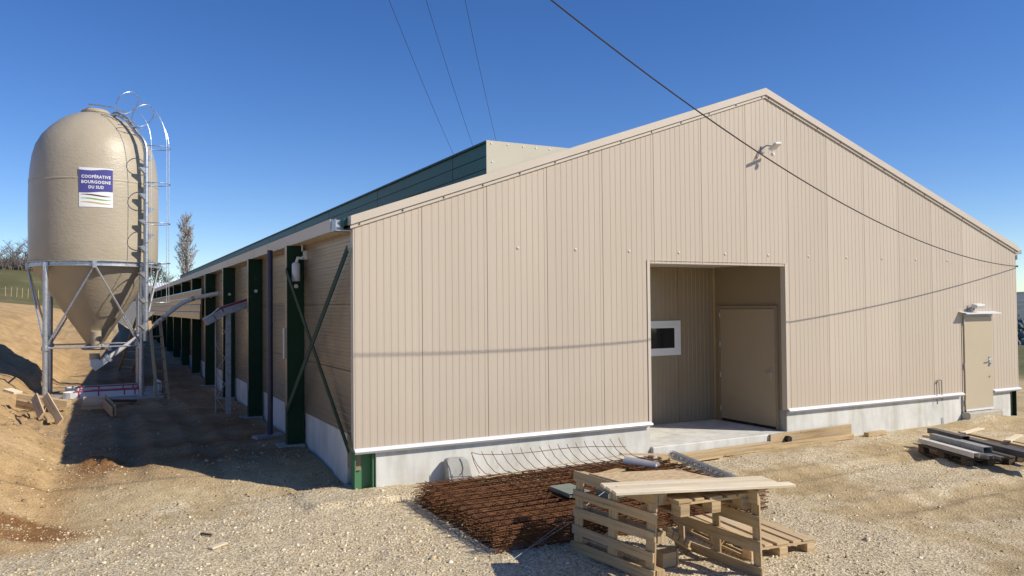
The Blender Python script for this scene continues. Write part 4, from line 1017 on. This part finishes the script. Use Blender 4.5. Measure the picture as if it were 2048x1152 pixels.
plank('lower of two short pale boards laid crosswise on the right pallet', (9.75, -2.75, -.32), (10.5, -2.5, -.32), .10, .025, 'woodpale', group='boards on the profile pallet')

# ------------------------------------------------------------------ far surroundings
def branch(m, p, d, ln, r_, lvl, g, spread, upb, maxl, tw):
    n = 3; P = [p]; q = p.copy(); dd = d.copy()
    for i in range(n):
        dd = (dd + Vector((g.uniform(-1, 1), g.uniform(-1, 1), g.uniform(-.4, .8)*1))*.12).normalized(); q = q + dd*(ln/n); P.append(q.copy())
    (m if lvl < 2 else tw).tube(P, [r_, r_*.82, r_*.65, r_*.45], 5 if lvl < 2 else 3, cap=False)
    if lvl >= maxl: return
    k = g.randint(3, 5) if lvl else g.randint(6, 9)
    for i in range(k):
        f = g.uniform(.3 if lvl else .35, 1.0); j = min(int(f*n), n-1); st = P[j].lerp(P[j+1], f*n-j)
        a = g.uniform(0, 6.283); side = Vector((math.cos(a), math.sin(a), upb))
        nd = (dd*(1-spread) + side*spread).normalized()
        branch(m, st, nd, ln*g.uniform(.45, .68), r_*.5, lvl+1, g, spread, upb, maxl, tw)
def bare_tree(label, x, y, h, seed, spread=.62, name='bare_tree', group='bare trees on the field edge'):
    g = random.Random(seed); z = gz(x, y)
    t = thing(name, label, 'tree', (x, y, z), group)
    m = MB(); tw = MB(); branch(m, Vector((x, y, z-.3)), Vector((0, 0, 1)), h*.55, h*.022, 0, g, spread, .35, 4, tw)
    m.build('trunk', 'bark', t, normals=False); tw.build('crown', 'bark', t, normals=False); return t
def poplar(label, x, y, h, seed):
    g = random.Random(seed); z = gz(x, y); t = thing('poplar_tree', label, 'tree', (x, y, z))
    m = MB(); m.tube([(x, y, z-.3), (x+.1, y, z+h*.5), (x, y, z+h)], [h*.02, h*.012, h*.002], 6, cap=False); m.build('trunk', 'bark', t, normals=False)
    c = MB()
    for i in range(170):
        f = g.uniform(.12, .97)**.9; a = g.uniform(0, 6.283); rad = (.115*h)*(1-abs(f-.42)*1.05)*g.uniform(.5, 1.15)
        b0 = Vector((x, y, z+h*f*.92)); tip = b0 + Vector((math.cos(a)*rad, math.sin(a)*rad, rad*1.5))
        c.tube([b0, b0.lerp(tip, .5)+Vector((0, 0, -.12*rad)), tip], [.05, .035, .015], 3, cap=False)
        for k in range(24):
            p = b0.lerp(tip, g.uniform(.3, 1.05)); v = Vector((g.uniform(-1, 1), g.uniform(-1, 1), g.uniform(-.5, 1.5)))
            e = p + v*.42; w_ = Vector((g.uniform(-1, 1), g.uniform(-1, 1), g.uniform(-1, 1)))*.036
            n0 = len(c.v); c.v += [p-w_, p+w_, e+w_*.8, e-w_*.8]; c.face((n0, n0+1, n0+2, n0+3))
    c.build('crown', 'twig', t, normals=False); return t
poplar('tall slender poplar rising beyond the end of the barn roof', 11.2, 150, 18.2, 4)
specs = [(-19.5, 158, 5.6), (-17.2, 160, 5.2), (-15.6, 157, 5.8), (-13.6, 161, 5.6), (-12.0, 158, 7.0), (-22.5, 160, 7), (-18.3, 168, 7), (-14.5, 168, 7.5)]
labs = ['leftmost bare tree on the field at the picture edge', 'second bare tree from the left edge, spreading', 'third bare tree from the left edge, rounded crown', 'bare tree just left of the silo tank', 'bare tree partly hidden behind the silo tank', 'bare tree at the extreme left mostly outside the frame', 'bare tree in the rear row behind the leftmost ones', 'bare tree in the rear row near the silo']
for (x, y, h), l, s in zip(specs, labs, range(20, 40)): bare_tree(l, x, y, h, s)
for (x, y, h), l, s in zip([(6.4, 150, 8.5), (8.6, 152, 7)], ['bare tree seen right beside the silo ladder cage', 'bare tree at the foot of the poplar on its left'], range(50, 60)):
    bare_tree(l, x, y, h, s, .5, group='bare trees beyond the barn')
g_ = np.random.default_rng(9); c = MB()
for i in range(900):
    x = g_.uniform(-26, -7); y = g_.uniform(146, 152); z0 = gz(x, y); hh = g_.uniform(.8, 2.6)*(1.3 if i % 7 == 0 else .8)
    tip = Vector((x+g_.uniform(-.7, .7), y, z0+hh)); c.tube([(x, y, z0-.1), Vector((x, y, z0)).lerp(tip, .6), tip], [.07, .05, .02], 3, cap=False)
    for k in range(5):
        p = Vector((x, y, z0)).lerp(tip, g_.uniform(.3, 1)); e = p+Vector((g_.uniform(-.6, .6), 0, g_.uniform(0, .7))); c.tube([p, e], [.04, .015], 3, cap=False)
tag(c.build('hedgerow', 'bark', normals=False), 'bare brown hedgerow scrub along the far edge of the field', 'hedgerow', None, 'stuff')
def bush(label, x, y, h, w_, seed, mat='evergreen'):
    g = random.Random(seed); z = gz(x, y); t = thing('evergreen_bush', label, 'bush', (x, y, z))
    c = MB(); m = MB(); m.tube([(x, y, z-.2), (x, y, z+h*.8)], .12, 6); m.build('trunk', 'bark', t)
    for i in range(900):
        a = g.uniform(0, 6.283); f = g.random(); rr = w_*math.sqrt(g.random())*(1-.75*f); p = Vector((x+rr*math.cos(a), y+rr*math.sin(a), z+.1+h*f))
        u_ = Vector((g.uniform(-1, 1), g.uniform(-1, 1), g.uniform(-1, 1)))*.22; v_ = Vector((g.uniform(-1, 1), g.uniform(-1, 1), g.uniform(-1, 1)))*.22
        n0 = len(c.v); c.v += [p-u_, p+v_, p+u_]; c.face((n0, n0+1, n0+2))
    c.build('crown', mat, t, normals=False)
bush('dark evergreen bush on the field left of the silo', -13.7, 152, 5.0, 1.4, 1); bush('low dark bush beyond the barn beside the silo cage', 5.4, 140, 7.2, 3.2, 2)
t = thing('field_fence', 'row of weathered fence posts across the green field at left', 'fence', (-14, 112, gz(-14, 112)))
g_ = random.Random(3); wires = []
for i in range(22):
    x = -22+.62*i; y = 110+g_.uniform(-.2, .2); z = gz(x, y); q = MB(); q.tube([(x, y, z-.2), (x+g_.uniform(-.08, .08), y, z+1.25)], .05, 5); q.build('post', 'woodgrey', t); wires.append((x, y, z+1.0))
q = MB(); q.tube(wires, .012, 3); q.build('wire', 'galvdull', t)
# pale ribbed roof of a farther shed
t = thing('far_shed', 'farther low shed with a white ribbed roof seen past the barn eave', 'shed', (0, 78, gz(0, 78)))
m = MB()
for i in range(40):
    x = -4+i*.26; m.prism([(x, 73.4, 3.35), (x+.13, 73.4, 3.41), (x+.26, 73.4, 3.35)], [(x, 79, 4.62), (x+.13, 79, 4.68), (x+.26, 79, 4.62)])
m.build('roof', 'roofwhite', t)
m = MB(); m.box((-3.9, 74, gz(0, 78)-1), (6.3, 79, 3.3)); m.build('wall', 'greyprofile', t)
# wooded hillside far to the right
g_ = np.random.default_rng(3); c = MB()
for i in range(5000):
    x = g_.uniform(255, 420); y = g_.uniform(60, 330); z0 = float(H0(np.array([x]), np.array([y]))[0]); top = 9*min(1, (x-250)/45); hh = g_.uniform(1.6, 3.6)
    c.lathe([(.3, 0), (1.1, hh*.35), (.9, hh*.7), (.15, hh)], (x, y, z0+top*g_.uniform(.2, 1.0)-2), 6, capb=False)
tag(c.build('woodland', 'farwood', normals=False), 'haze-tinted wooded hillside far beyond the right corner of the barn', 'woodland', None, 'stuff')
m = MB()
A = []
for i in range(40):
    y = -100+ i*22; A.append((y, 12*math.sin(i*.35)+10))
for (ya, ha), (yb_, hb) in zip(A, A[1:]): m.quad((560, ya, -20), (560, yb_, -20), (760, yb_, 6+hb*.25), (760, ya, 6+ha*.25))
o = m.build('hills', 'farwood', normals=False); o['kind'] = 'structure'
